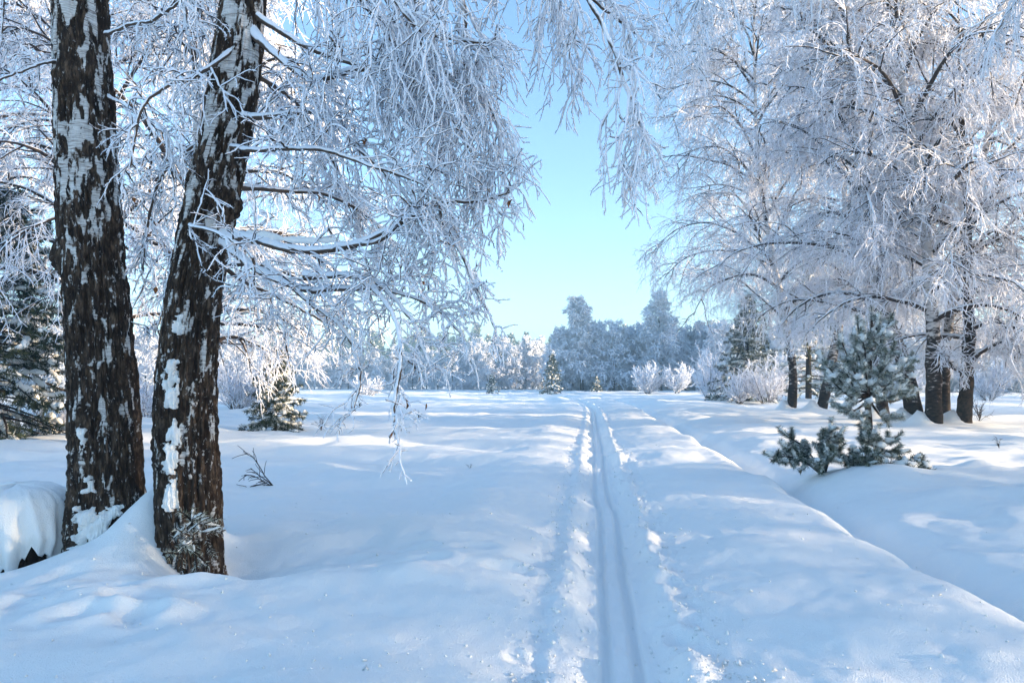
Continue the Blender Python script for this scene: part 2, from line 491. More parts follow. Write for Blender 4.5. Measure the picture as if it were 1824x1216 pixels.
# ------------------------------------------------------------------ the twin birches close by
class Trunk:
    def __init__(self, pts, rad, seed):
        self.n = 0
        p = np.array(pts); o = np.argsort(p[:, 2]); self.p = p[o]; self.rz = np.array(rad)[o]
        self.seed = seed
        self.zz = np.linspace(self.p[0, 2], self.p[-1, 2], 400)
        t = np.linspace(0, len(p) - 1, 4000)
        c = resample(self.p, 4000)
        rr = np.interp(t, np.arange(len(p)), self.rz)
        self.cx = np.interp(self.zz, c[:, 2], c[:, 0]); self.cy = np.interp(self.zz, c[:, 2], c[:, 1]); self.cr = np.interp(self.zz, c[:, 2], rr)
    def c(self, z): return np.interp(z, self.zz, self.cx), np.interp(z, self.zz, self.cy), np.interp(z, self.zz, self.cr)
    def surf(self, th, z, off=0.0):
        cx, cy, r = self.c(z)
        s = self.seed
        ct, st = np.cos(th) * 1.0, np.sin(th) * 1.0
        lob = 1 + .06 * noise(ct * 1.2 + s, st * 1.2, z * .7, s) + .05 * noise(ct * 3, st * 3 + s, z * 1.5, s)
        # white patches
        wz = sstep(.3, 4.2, z)
        k = r / .25
        wx = .35 * fbm(ct * 5 * k, st * 5 * k + s, z * 5, s + 41, 2)
        wn = fbm(ct * 4.4 * k + 3 + wx, st * 4.4 * k + s - wx, z * 5.2 + wx * 1.5, s + 5, 5, .6)
        white = wn * .9 + (-.62 + .56 * wz)
        wmask = sstep(-.02, .12, white)
        fur = 1 - np.abs(fbm(ct * 9 * k, st * 9 * k, z * 2.2 + .6 * noise(ct * 3, st * 3, z * 4, s), s + 9, 3, .55))
        fine = fbm(ct * 22 * k, st * 22 * k, z * 9, s + 21, 3)
        d = .046 * (fur - .75) + .010 * fine
        d = d * (1 - .75 * wmask) + .004 * wmask
        R = r * lob + d + off
        return np.stack([cx + R * ct, cy + R * st, z + .0 * th], -1), white * .5 + .45
    def mesh(self, nt=190, dz=.0125, burls=()):
        z = np.arange(self.p[0, 2], self.p[-1, 2], dz); th = np.arange(nt) * 2 * math.pi / nt
        T, Z = np.meshgrid(th, z)
        V, Wt = self.surf(T, Z)
        for (bt, bz, br, bh) in burls:
            dth = (T - bt + math.pi) % (2 * math.pi) - math.pi
            _, _, r = self.c(Z)
            q = (dth * r / br) ** 2 + ((Z - bz) / br) ** 2
            e = np.clip(1 - q * .45, 0, 1) ** .6 * bh * (1 + .3 * fbm(T * 9, Z * 22, 0, 4, 3))
            V[..., 0] += e * np.cos(T); V[..., 1] += e * np.sin(T); Wt = Wt - np.exp(-q * 1.5) * .8
        nz = len(z)
        k = np.arange(nt); k2 = (k + 1) % nt; i = (np.arange(nz - 1) * nt)[:, None]
        q = np.stack([i + k, i + k2, i + nt + k2, i + nt + k], -1).reshape(-1, 4)
        return Geo().add(V.reshape(-1, 3), q, 0, Wt.ravel())
    def patch(self, t0, t1, z0, z1, seed, thick=.045, cover=.1, fs=9, nt=110, nz=160):
        """snow stuck in the bark furrows between two angles and two heights"""
        T, Z = np.meshgrid(np.linspace(t0, t1, nt), np.linspace(z0, z1, nz))
        base, _ = self.surf(T, Z)
        e = np.minimum((T - t0), (t1 - T)) / (t1 - t0) * 2; f = np.minimum(Z - z0, z1 - Z) / (z1 - z0) * 2
        edge = np.minimum(sstep(0, .75, e), sstep(0, .35, f))
        _, _, r = self.c(Z)
        nn = fbm(T * r * fs, Z * fs * .8, 0, seed, 4, .6)
        mk = nn + 1.25 * edge - 1.0 + cover
        t = np.where(mk > 0, thick * np.sqrt(np.clip(mk, 0, 1)) * (1 + .25 * noise(T * r * 25, Z * 25, 0, seed + 2)), -.06)
        cx, cy, _ = self.c(Z)
        d = np.stack([np.cos(T), np.sin(T), np.zeros_like(T)], -1)
        V = base + d * t[..., None]
        i = (np.arange(nz - 1) * nt)[:, None]; j = np.arange(nt - 1)[None]
        q = np.stack([i + j, i + j + 1, i + nt + j + 1, i + nt + j], -1).reshape(-1, 4)
        keep = (t.ravel()[q] > 0).any(1)
        return Geo().add(V.reshape(-1, 3), q[keep])

Y1, Y2 = 5.75, 5.35
def pz(path, Y): return [at(x, y, Y) for x, y in path]
T1 = Trunk(pz([(192, 1040), (192, 975), (190, 860), (184, 700), (172, 540), (160, 380), (150, 200), (142, 0), (138, -300), (150, -700), (170, -1100)], Y1),
           [.35, .31, .275, .255, .243, .236, .222, .20, .19, .15, .10], 3)
T2 = Trunk(pz([(345, 1070), (340, 1000), (334, 860), (331, 740), (335, 640), (344, 540), (362, 430), (386, 300), (412, 180), (428, 60), (437, -40), (450, -300), (480, -700), (520, -1100)], Y2),
           [.27, .232, .232, .228, .214, .20, .19, .195, .185, .165, .15, .13, .10, .06], 11)

def frost_twigs(gt, P, L, rng, n2, n3, n4, ang=.85, grav2=.03, grav3=.05, r=(.0078, .0060, .0048), scale=1.0, t0=.12, K=5, l2=.38, l3=.34, l4=.13, curtain=0.0):
    """side shoots, twigs and twiglets on the limbs P (one array of shape M,N,3)"""
    S, D, t, pi = kids(P, L, n2, t0, 1.0, ang, rng, .3)
    L2 = L[pi] * l2 * (1.15 - .75 * t) * (.6 + .8 * rng.random(len(t)))
    P2 = grow(S, D, L2, 10, grav2 + lin(0, curtain, 10), .19, rng)
    R2 = lin(1.25, .7, 11) * r[0] * (1 + .15 * rng.normal(0, 1, (len(P2), 11)))
    S, D, t, pi = kids(P2, L2, n3, .1, 1.0, ang, rng, .35)
    L3 = (.14 + L2[pi] * l3 * (1.1 - .6 * t)) * (.5 + rng.random(len(t)))
    P3 = grow(S, D, L3, 8, grav3 + lin(0, curtain * 1.5, 8), .16, rng)
    R3 = lin(1.1, .75, 9) * r[1] * (1 + .2 * rng.normal(0, 1, (len(P3), 9)))
    S, D, t, pi = kids(P3, L3, n4, .1, .97, ang, rng, .35)
    L4 = (.03 + l4 * L3[pi]) * (.5 + 1.1 * rng.random(len(t)))
    P4 = grow(S, D, L4, 4, grav3, .14, rng)
    R4 = lin(1.0, .7, 5) * r[2] * (1 + .25 * rng.normal(0, 1, (len(P4), 5)))
    for R in (R2, R3, R4): R[:, -1] *= .35; np.clip(R, .003, None, out=R)
    tubes(gt, P2, R2, K + 1); tubes(gt, P3, R3, K); tubes(gt, P4, R4, K - 1)
    for Q, kk in ((P2, 30), (P3, 16), (P4, 8)):      # feathery hoar crystals
        S, D, _, _ = kids(Q, None, kk, .02, 1, 1.0, rng, .35)
        D[:, 0] -= .35; D[:, 2] += .25
        D /= np.linalg.norm(D, axis=1, keepdims=True)
        E = S + D * (.010 + .014 * rng.random((len(S), 1)))
        W = np.cross(D, rng.normal(0, 1, D.shape)); W *= .0032 / (np.linalg.norm(W, axis=1, keepdims=True) + 1e-9)
        gt.add(np.stack([S - W, S + W, E], 1).reshape(-1, 3), np.arange(len(S) * 3).reshape(-1, 3))
    return P2, P3

def near_limb(parent, org, pts, r0, seed, n2=9, n3=8, n4=5, curtain=0.0, tw=.24, name="branch", **k):
    """one limb given by its bends (photo x, y, depth) with its own frosted twigs"""
    rng = rng_(seed)
    c = resample([at(*p) for p in pts], 46)
    c[1:] += np.cumsum(rng.normal(0, .004, (45, 3)), 0) * .8
    L = np.linalg.norm(np.diff(c, axis=0), axis=1).sum()
    P = c[None]; R = (lin(r0, max(.009, r0 * .24), 46) * (1 + .8 * np.exp(-np.arange(46) / 1.5)))[None] * (1 + .06 * rng.normal(0, 1, (1, 46)))
    g = Geo(); tubes(g, P, R, 9)
    b = build(name, local(g, org), M_limb_near, parent)
    gt = Geo()
    r0 *= .8
    frost_twigs(gt, P, np.array([L]), rng, max(3, int(n2 * L * .8)), max(3, int(n3 * .8)), max(3, int(n4 * .9)), curtain=curtain, l2=tw, l3=.42, l4=.24, **k)
    build("twigs", local(gt, org), M_frost_near, b)
    return P

def dry_leaf(p, rng, parent, org):
    g = Geo(); s = .02 + .012 * rng.random()
    u = np.array([[0, 0], [.5, .45], [1, .5], [1.5, .3], [2, 0], [1.5, -.3], [1, -.5], [.5, -.45]]) * s
    curl = rng.normal(0, .5)
    a = rng.random() * 6.28; zt = np.array([math.cos(a) * .3, math.sin(a) * .3, -1.]); zt /= np.linalg.norm(zt)
    sd = np.cross(zt, [math.sin(a), math.cos(a), .2]); sd /= np.linalg.norm(sd); nn = np.cross(zt, sd)
    top = [p + zt * x + sd * y + nn * (abs(y) * (1 + curl) + .2 * x * x / s) for x, y in u]
    top = np.array(top); bot = top + nn * .0015
    f = [[0, 1, 2, 7], [7, 2, 6, 6], [2, 3, 5, 6], [3, 4, 5, 5]]
    tri = np.array([[0, 1, 7], [1, 2, 7], [2, 6, 7], [2, 3, 6], [3, 5, 6], [3, 4, 5]])
    g.add(np.vstack([top, bot]), np.vstack([tri, tri[:, ::-1] + 8]))
    rim = np.array([[i, (i + 1) % 8, (i + 1) % 8 + 8, i + 8] for i in range(8)])
    g.f.append(rim.astype(np.int32)); g.m.append(np.zeros(8, np.int32))
    return build("leaf", local(g, org), M_leaf, parent, smooth=False)

# upright birch
o1 = tuple(at(192, 990, Y1))
t1 = thing("birch_tree", "thick upright birch trunk with black furrowed bark, leftmost of the close pair", "tree", o1, "two close birches")
build("trunk", local(T1.mesh(burls=[(math.pi * 1.02, at(0, 462, Y1)[2], .10, .065), (math.pi * 1.5, 3.9, .12, .02)]), o1), M_bark, t1, attr="white")
g = T1.patch(4.2, 5.6, at(0, 1000, Y1)[2], at(0, 890, Y1)[2], 7, .06, .62, 11)
g2 = T1.patch(4.55, 5.0, at(0, 870, Y1)[2], at(0, 835, Y1)[2], 9, .03, .35, 12, 50, 50)
g3 = T1.patch(4.35, 4.8, at(0, 812, Y1)[2], at(0, 752, Y1)[2], 12, .03, .15, 12, 50, 70)
for q in (g, g2, g3): build("stuck_snow", local(q, o1), M_snow, t1)
# leaning birch
o2 = tuple(at(340, 1010, Y2))
t2 = thing("birch_tree", "leaning birch trunk with a strip of stuck snow, right one of the close pair", "tree", o2, "two close birches")
build("trunk", local(T2.mesh(burls=[(math.pi * 1.8, at(0, 372, Y2)[2], .10, .08)]), o2), M_bark, t2, attr="white")
for (a, b, y0, y1, s, th, cv, fs) in [(4.35, 5.15, 800, 625, 3, .05, .30, 9), (4.3, 4.95, 900, 775, 6, .04, .25, 11), (4.45, 5.05, 600, 560, 8, .035, .3, 12)]:
    build("stuck_snow", local(T2.patch(a, b, at(0, y0, Y2)[2], at(0, y1, Y2)[2], s, th, cv, fs), o2), M_snow, t2)

LIMBS2 = [  # bends of each limb, base radius, twig settings
    ([(405, 418, 5.3), (450, 425, 5.1), (520, 443, 5.0), (600, 440, 4.9), (680, 412, 4.8), (745, 372, 4.7), (800, 352, 4.7), (850, 352, 4.7), (915, 335, 4.7)], .042, 41, dict(n2=9, n3=8, n4=4)),
    ([(600, 440, 4.9), (680, 425, 4.8), (745, 370, 4.72), (800, 420, 4.6), (845, 500, 4.6), (880, 580, 4.6)], .022, 42, dict(n2=10, n3=8, n4=4, curtain=.10)),
    ([(398, 430, 5.3), (460, 480, 5.1), (545, 512, 4.9), (600, 512, 4.85), (690, 520, 4.8), (770, 545, 4.7), (830, 600, 4.7)], .036, 43, dict(n2=9, n3=8, n4=4, curtain=.08)),
    ([(545, 490, 4.9), (640, 495, 4.7), (690, 520, 4.6), (740, 580, 4.5), (770, 660, 4.5)], .026, 44, dict(n2=9, n3=8, n4=4, curtain=.12)),
    ([(470, 470, 5.1), (560, 540, 5.1), (610, 580, 5.0), (640, 650, 5.0), (625, 720, 5.0)], .022, 45, dict(n2=7, n3=6, n4=4, curtain=.12)),
    ([(660, 505, 4.6), (700, 560, 4.4), (712, 640, 4.4), (700, 720, 4.4), (705, 770, 4.4)], .016, 46, dict(n2=7, n3=5, n4=4, curtain=.1)),
    ([(440, 45, 5.3), (500, 100, 5.2), (560, 140, 5.1), (640, 125, 5.0), (700, 125, 4.9), (790, 130, 4.8), (850, 155, 4.7), (890, 215, 4.7), (905, 330, 4.7)], .034, 47, dict(n2=10, n3=9, n4=4, curtain=.26, tw=.30, ang=.65)),
    ([(445, 20, 5.3), (540, 80, 5.2), (640, 120, 5.1), (720, 130, 5.0), (800, 220, 5.0), (860, 330, 5.0)], .028, 48, dict(n2=10, n3=9, n4=4, curtain=.26, tw=.30, ang=.65)),
    ([(405, 200, 5.3), (470, 210, 5.2), (560, 205, 5.1), (620, 250, 5.0), (690, 320, 5.0), (760, 400, 5.0)], .030, 49, dict(n2=10, n3=8, n4=4, curtain=.08)),
    ([(395, 260, 5.3), (470, 265, 5.0), (570, 262, 4.8), (660, 290, 4.7), (760, 330, 4.6), (790, 400, 4.6)], .024, 50, dict(n2=9, n3=8, n4=4, curtain=.08)),
    ([(370, 400, 5.25), (340, 400, 5.0), (400, 415, 4.7), (450, 450, 4.6), (455, 520, 4.6)], .016, 51, dict(n2=6, n3=4, n4=3, curtain=.05)),
    ([(440, -120, 5.3), (600, -200, 5.0), (720, -120, 4.8), (735, 30, 4.7), (755, 60, 4.7), (745, 128, 4.7)], .036, 52, dict(n2=8, n3=9, n4=4, curtain=.26, tw=.30, ang=.65)),
    ([(440, -200, 5.3), (640, -260, 4.8), (790, -160, 4.6), (826, 20, 4.6), (826, 80, 4.6), (835, 130, 4.6)], .034, 53, dict(n2=8, n3=9, n4=4, curtain=.26, tw=.30, ang=.65)),
    ([(445, -260, 5.3), (700, -400, 4.6), (900, -250, 4.4), (1040, -20, 4.4), (1095, 85, 4.4), (1120, 160, 4.4), (1140, 205, 4.4), (1160, 262, 4.4)], .020, 54, dict(n2=4, n3=6, n4=4, curtain=.35, t0=.55, tw=.17, ang=.6)),
    ([(445, -260, 5.3), (760, -330, 4.9), (930, -160, 4.7), (1000, -60, 4.7), (1070, 20, 4.7), (1140, 75, 4.7)], .030, 55, dict(n2=6, n3=6, n4=4, curtain=.32, t0=.45, tw=.21, ang=.6)),
    ([(445, -160, 5.3), (640, -200, 5.5), (860, -160, 5.6), (960, -40, 5.6), (1000, 40, 5.6), (1030, 130, 5.6)], .028, 56, dict(n2=7, n3=6, n4=4, curtain=.32, t0=.4, tw=.22, ang=.6)),
    ([(430, 80, 5.3), (350, 130, 4.9), (300, 150, 4.7), (255, 200, 4.6), (235, 300, 4.6)], .020, 57, dict(n2=8, n3=7, n4=4, curtain=.15)),
    ([(410, 230, 5.35), (340, 260, 5.6), (290, 310, 5.8), (262, 400, 6.0), (255, 480, 6.0)], .018, 58, dict(n2=9, n3=7, n4=4, curtain=.12)),
    ([(350, 480, 5.3), (310, 470, 5.5), (290, 540, 5.8), (270, 600, 5.8)], .014, 59, dict(n2=7, n3=5, n4=3, curtain=.12)),
    ([(430, -60, 5.3), (520, -100, 5.6), (620, -20, 5.8), (700, 80, 6.0), (760, 180, 6.0), (790, 260, 6.0)], .028, 60, dict(n2=12, n3=9, n4=4, curtain=.26, tw=.30, ang=.65)),
    ([(430, -60, 5.3), (560, -120, 4.9), (640, -60, 4.6), (700, 0, 4.5), (760, 60, 4.5), (880, 80, 4.5)], .024, 61, dict(n2=11, n3=9, n4=4, curtain=.26, tw=.30, ang=.65)),
    ([(420, 120, 5.35), (480, 150, 5.8), (540, 200, 6.2), (600, 300, 6.4), (640, 400, 6.4)], .024, 62, dict(n2=13, n3=9, n4=4, curtain=.1)),
    ([(410, 330, 5.35), (500, 340, 5.8), (580, 350, 6.0), (660, 400, 6.2), (720, 480, 6.2), (760, 560, 6.2)], .026, 63, dict(n2=12, n3=8, n4=4, curtain=.08)),
    ([(390, 470, 5.35), (470, 520, 5.7), (540, 560, 6.0), (600, 600, 6.2)], .020, 64, dict(n2=11, n3=8, n4=4, curtain=.1)),
]
limb_ps = []
for pts, r0, sd, k in LIMBS2:
    limb_ps.append(near_limb(t2, o2, pts, r0, sd, **k))
LIMBS1 = [
    ([(190, 60, 5.7), (230, 45, 5.3), (270, 35, 5.0), (310, 10, 4.8), (350, -30, 4.7)], .016, 71, dict(n2=6, n3=6, n4=4, curtain=.12)),
    ([(140, 120, 5.7), (90, 110, 5.5), (40, 130, 5.3), (-20, 150, 5.2)], .016, 72, dict(n2=5, n3=6, n4=4, curtain=.15)),
    ([(140, -100, 5.7), (230, -160, 5.5), (300, -60, 5.3), (330, 60, 5.3), (345, 160, 5.3)], .024, 74, dict(n2=9, n3=8, n4=4, curtain=.2)),
    ([(140, -160, 5.7), (60, -200, 5.9), (10, -60, 6.0), (0, 60, 6.0)], .022, 75, dict(n2=6, n3=7, n4=4, curtain=.2)),
    ([(190, 170, 5.75), (240, 200, 5.4), (290, 240, 5.2), (300, 330, 5.2)], .014, 76, dict(n2=6, n3=6, n4=4, curtain=.15)),
]
for pts, r0, sd, k in LIMBS1: near_limb(t1, o1, pts, r0, sd, **k)
# a thick cushion of snow lying on the lowest limb
g = Geo(); c = resample([at(440, 418, 5.12), at(500, 432, 5.03), (at(560, 436, 4.96)), at(600, 434, 4.92)], 12); c[:, 2] += .03
tubes(g, c[None], (np.sin(lin(.15, math.pi - .1, 12)) ** .5 * .028 * (1 + .3 * rng_(4).normal(0, 1, 12)))[None], 10)
build("limb_snow", local(g, o2), M_snow, t2)
o3 = (9.2, 7.6, gh(9.2, 7.6) - .1)
t3 = thing("birch_tree", "birch whose frosted strands hang into the upper right part", "tree", o3)
g = Geo(); tubes(g, resample([o3, (9.0, 7.6, 4), (8.6, 7.5, 8), (8.4, 7.4, 12)], 30)[None], lin(.26, .05, 30)[None], 18)
build("trunk", local(g, o3), M_bark_mid, t3)
for i, (pts, r0, k) in enumerate([
    ([(2300, -150, 7.5), (2050, -330, 7.2), (1780, -300, 6.8), (1560, -190, 6.6), (1430, -60, 6.6)], .05, dict(n2=6, n3=6, n4=4, curtain=.34, t0=.35, tw=.18, ang=.6)),
    ([(2300, -330, 7.5), (2000, -520, 7.0), (1600, -430, 6.4), (1400, -260, 6.2), (1290, -90, 6.2), (1250, 0, 6.2)], .05, dict(n2=5, n3=6, n4=4, curtain=.34, t0=.4, tw=.17, ang=.6)),
    ([(2280, 60, 7.5), (2100, -80, 7.2), (1950, -90, 7.0), (1830, -20, 6.9), (1770, 60, 6.9)], .04, dict(n2=6, n3=6, n4=4, curtain=.34, t0=.35, tw=.18, ang=.6)),
    ([(2280, 200, 7.5), (2050, 120, 7.4), (1930, 150, 7.3), (1850, 220, 7.3)], .035, dict(n2=5, n3=6, n4=4, curtain=.3, t0=.3, tw=.16))]):
    near_limb(t3, o3, pts, r0, 81 + i, **k)
lr = rng_(77)
for px, py, Y in [(605, 290, 4.75), (700, 770, 4.4), (913, 355, 4.6), (712, 650, 4.4), (750, 500, 4.5), (488, 525, 4.7), (655, 245, 4.8), (540, 130, 4.9), (650, 10, 4.7), (672, 12, 4.7), (580, 15, 4.8), (500, 88, 5.0), (790, 180, 4.7), (722, 710, 4.4), (760, 718, 4.4), (278, 510, 5.1), (265, 338, 5.3), (238, 352, 5.3), (520, 210, 4.9), (565, 345, 4.8), (690, 155, 4.7), (622, 470, 4.7)]:
    dry_leaf(at(px, py, Y), lr, t2, o2)

# ------------------------------------------------------------------ birches further off
def mid_birch(name, label, path, rad, seed, n1=22, zmin=3.2, Lmax=5.2, n2=9, n3=9, n4=6, tw=.0112, group=None, dark=False, down=.30, side=None, extra=(), top=None, up=.6, bark=None, frost=None):
    rng = rng_(seed)
    base = path[0].copy(); base[2] = gh(base[0], base[1]) - .25
    path = np.array(path); path[0] = base + [0, 0, .0]
    org = tuple(base)
    t = thing(name, label, "tree", org, group)
    c = resample(path, 60); H = c[-1, 2] - base[2]
    s = np.linspace(0, 1, 60)
    R = rad * ((1 - s) ** .8 * .93 + .07) * (1 + .12 * np.exp(-s * 40))
    c[5:] += np.cumsum(rng.normal(0, .012, (55, 3)), 0)
    g = Geo(); tubes(g, c[None], R[None] * (1 + .04 * rng.normal(0, 1, (1, 60))), 16)
    build("trunk", local(g, org), bark or (M_bark_dark if dark else M_bark_mid), t)
    # limbs
    zz = c[:, 2] - base[2]
    h = zmin + (H * .97 - zmin) * (np.arange(n1) + rng.random(n1)) / n1
    i = np.clip(np.searchsorted(zz, h), 1, 58)
    S = c[i]; az = (np.arange(n1) * 2.39996 + rng.normal(0, .4, n1))
    if side is not None: az = np.where(rng.random(n1) < .35, side + rng.normal(0, .5, n1), az)
    rel = (h - zmin) / max(H - zmin, 1)
    el = up + .5 * rel + rng.normal(0, .12, n1)
    D = np.stack([np.cos(az) * np.cos(el), np.sin(az) * np.cos(el), np.sin(el)], 1)
    L = Lmax * (1.0 - .62 * rel ** 1.5) * (.75 + .4 * rng.random(n1)) * np.where(rel < .12, .75, 1)
    P1 = grow(S, D, L, 16, lin(.02, .17, 16), .07, rng)
    for e in extra:
        q = resample([at(*p) for p in e], 17)[None]; P1 = np.concatenate([P1, q]); L = np.append(L, np.linalg.norm(np.diff(q[0], axis=0), axis=1).sum())
        rel = np.append(rel, .1)
    R1 = (rad * (.44 - .26 * rel))[:, None] * lin(1, .2, 17)[None]
    g = Geo(); tubes(g, P1, np.maximum(R1, .012), 7)
    S, D, tt, pi = kids(P1, L, n2, .15, 1, .8, rng, .3, flat=.3)
    L2 = L[pi] * .42 * (1.15 - .6 * tt) * (.6 + .7 * rng.random(len(tt)))
    P2 = grow(S, D, L2, 8, lin(.02, .16, 8), .11, rng)
    tubes(g, P2, lin(.026, .010, 9)[None] * np.ones((len(P2), 1)), 5)
    build("branches", local(g, org), M_limb, t)
    # hanging frosted twigs
    gt = Geo()
    S, D, tt, pi = kids(P2, L2, n3, .1, 1, .85, rng, .35)
    L3 = (.35 + .38 * L2[pi]) * (.45 + 1.0 * rng.random(len(tt)))
    P3 = grow(S, D, L3, 7, lin(.08, down, 7), .12, rng)
    tubes(gt, P3, tw * lin(1.1, .6, 8)[None] * (1 + .2 * rng.normal(0, 1, (len(P3), 8))), 3)
    S, D, tt, pi = kids(P3, L3, n4, .05, 1, .65, rng, .35)
    L4 = (.08 + .22 * L3[pi]) * (.4 + rng.random(len(tt)))
    P4 = grow(S, D, L4, 2, .1, .14, rng)
    tubes(gt, P4, tw * lin(.95, .4, 3)[None] * np.ones((len(P4), 1)), 3)
    build("frosted_twigs", local(gt, org), frost or M_frost, t)
    return t

LAB = dict(
    A="frosted birch with trunk leaning left, leftmost of the right-hand grove",
    B="frosted birch with dark trunk leaning right out of a snow ramp, second in the grove",
    C="frosted birch with its dark foot showing behind the young pine",
    D="thin dark birch leaning left beside a snow mound, just left of the stoutest trunk",
    E="stoutest birch of the right-hand grove, pale trunk with black scars",
    F="dark narrow birch close behind the stoutest grove trunk",
    G="dark brown trunk with long snowy limb reaching right, rightmost of the grove")
CFG = dict(
    A=dict(n1=46, Lmax=6.6, zmin=3.4, side=math.pi, n2=11, n3=10, n4=8),
    B=dict(n1=34, Lmax=5.4, zmin=3.4, n2=11, n3=9, n4=8),
    C=dict(n1=20, Lmax=4.0, zmin=3.2),
    D=dict(n1=30, Lmax=4.8, zmin=3.0, side=math.pi * .9, n2=10, n3=9, n4=8),
    E=dict(n1=36, Lmax=5.4, zmin=3.0, n2=11, n3=9, n4=8),
    F=dict(n1=28, Lmax=4.8, zmin=2.6, side=0., n2=10, n3=9, n4=8),
    G=dict(n1=26, Lmax=4.0, zmin=1.9, dark=True, down=.2, up=.35, extra=[[(1722, 655, 20.2), (1745, 628, 19.8), (1775, 612, 19.4), (1810, 602, 19.), (1850, 596, 18.6), (1900, 600, 18)],
                                                          [(1720, 662, 20.2), (1700, 655, 20.), (1685, 640, 19.6), (1672, 632, 19.3)]]),
)
grove = {}
for i, m_ in enumerate(MID):
    grove[m_['k']] = mid_birch("birch_tree", LAB[m_['k']], pz(m_['path'], m_['Y']), m_['r'], 100 + i, group="frosted trees of the right-hand grove", **CFG[m_['k']])

# birches behind the close pair on the left
LEFT = [
    (160, 17.0, [(170, 740), (168, 560), (175, 300), (165, 0), (160, -250)], .20, "birch hidden behind the upright close trunk, crown filling the gap beside it", math.pi * .8),
    (330, 15.5, [(335, 745), (335, 560), (345, 300), (350, 0), (350, -300)], .20, "birch hidden behind the leaning close trunk, its crown above it", 0.0),
    (-60, 19.0, [(-90, 760), (-95, 500), (-80, 200), (-60, -100), (-50, -350)], .22, "birch beyond the left edge, its frosted boughs hanging over the dark pine", 0.1),
    (470, 30.0, [(345, 735), (362, 600), (400, 400), (430, 200), (440, 20)], .22, "slim frosted birch leaning right behind the leaning close trunk, far side of the small spruce", 0.0),
]
for i, (x, Y, path, r, lab, side) in enumerate(LEFT):
    mid_birch("birch_tree", lab, pz(path, Y), r, 200 + i, group="frosted birches behind the close pair", n1=32, Lmax=5.6 if Y > 20 else 4.2, zmin=6.0 if x < 0 else 2.8, side=side, n3=7, extra=[] if i != 1 else [[(338, 590, 15.5), (400, 575, 15.3), (480, 585, 15.1), (560, 615, 15.0)], [(340, 500, 15.5), (420, 470, 15.2), (520, 490, 15.0), (600, 550, 15.0)], [(338, 640, 15.5), (400, 600, 15.6), (450, 610, 15.8), (500, 640, 16.0)]])

# ------------------------------------------------------------------ conifers
def needles(geo, P, k, ln, wd, rng, m=0, fwd=.55, spread=1.0, up=.0):
    S, D, t, pi = kids(P, None, k, .02, 1.0, 1.05, rng, .2)
    D[:, 2] += up
    D /= np.linalg.norm(D, axis=1, keepdims=True)
    L = ln * (.7 + .5 * rng.random(len(S)))
    side = np.cross(D, rng.normal(0, 1, D.shape)); side /= np.linalg.norm(side, axis=1, keepdims=True) + 1e-9
    E = S + D * L[:, None]; E[:, 2] -= .08 * L
    W = side * wd
    n = len(S)
    V = np.stack([S - W, S + W, E], 1).reshape(-1, 3)
    sel = rng.random(n)
    f = np.arange(n * 3).reshape(-1, 3)
    return V, f, sel

def add_needles(geo, P, k, ln, wd, rng, frosty=.35, **kw):
    V, f, s = needles(geo, P, k, ln, wd, rng, **kw)
    geo.add(V, f[s >= frosty], 0)
    geo.f.append((f[s < frosty] + geo.n - len(V)).astype(np.int32)); geo.m.append(np.full((s < frosty).sum(), 1, np.int32))

def shoot_snow(geo, P, r, rng, lift=.6, K=7, frac=.7):
    sel = rng.random(len(P)) < frac
    Q = P[sel].copy()
    if not len(Q): return
    n = Q.shape[1]
    Rr = r * (np.sin(lin(.25, math.pi - .12, n)) ** .6)[None] * (1 + .28 * rng.normal(0, 1, (len(Q), n))) * (.6 + .8 * rng.random((len(Q), 1)))
    Q[..., 2] += np.abs(Rr) * lift
    tubes(geo, Q, np.maximum(np.abs(Rr), .002), K)

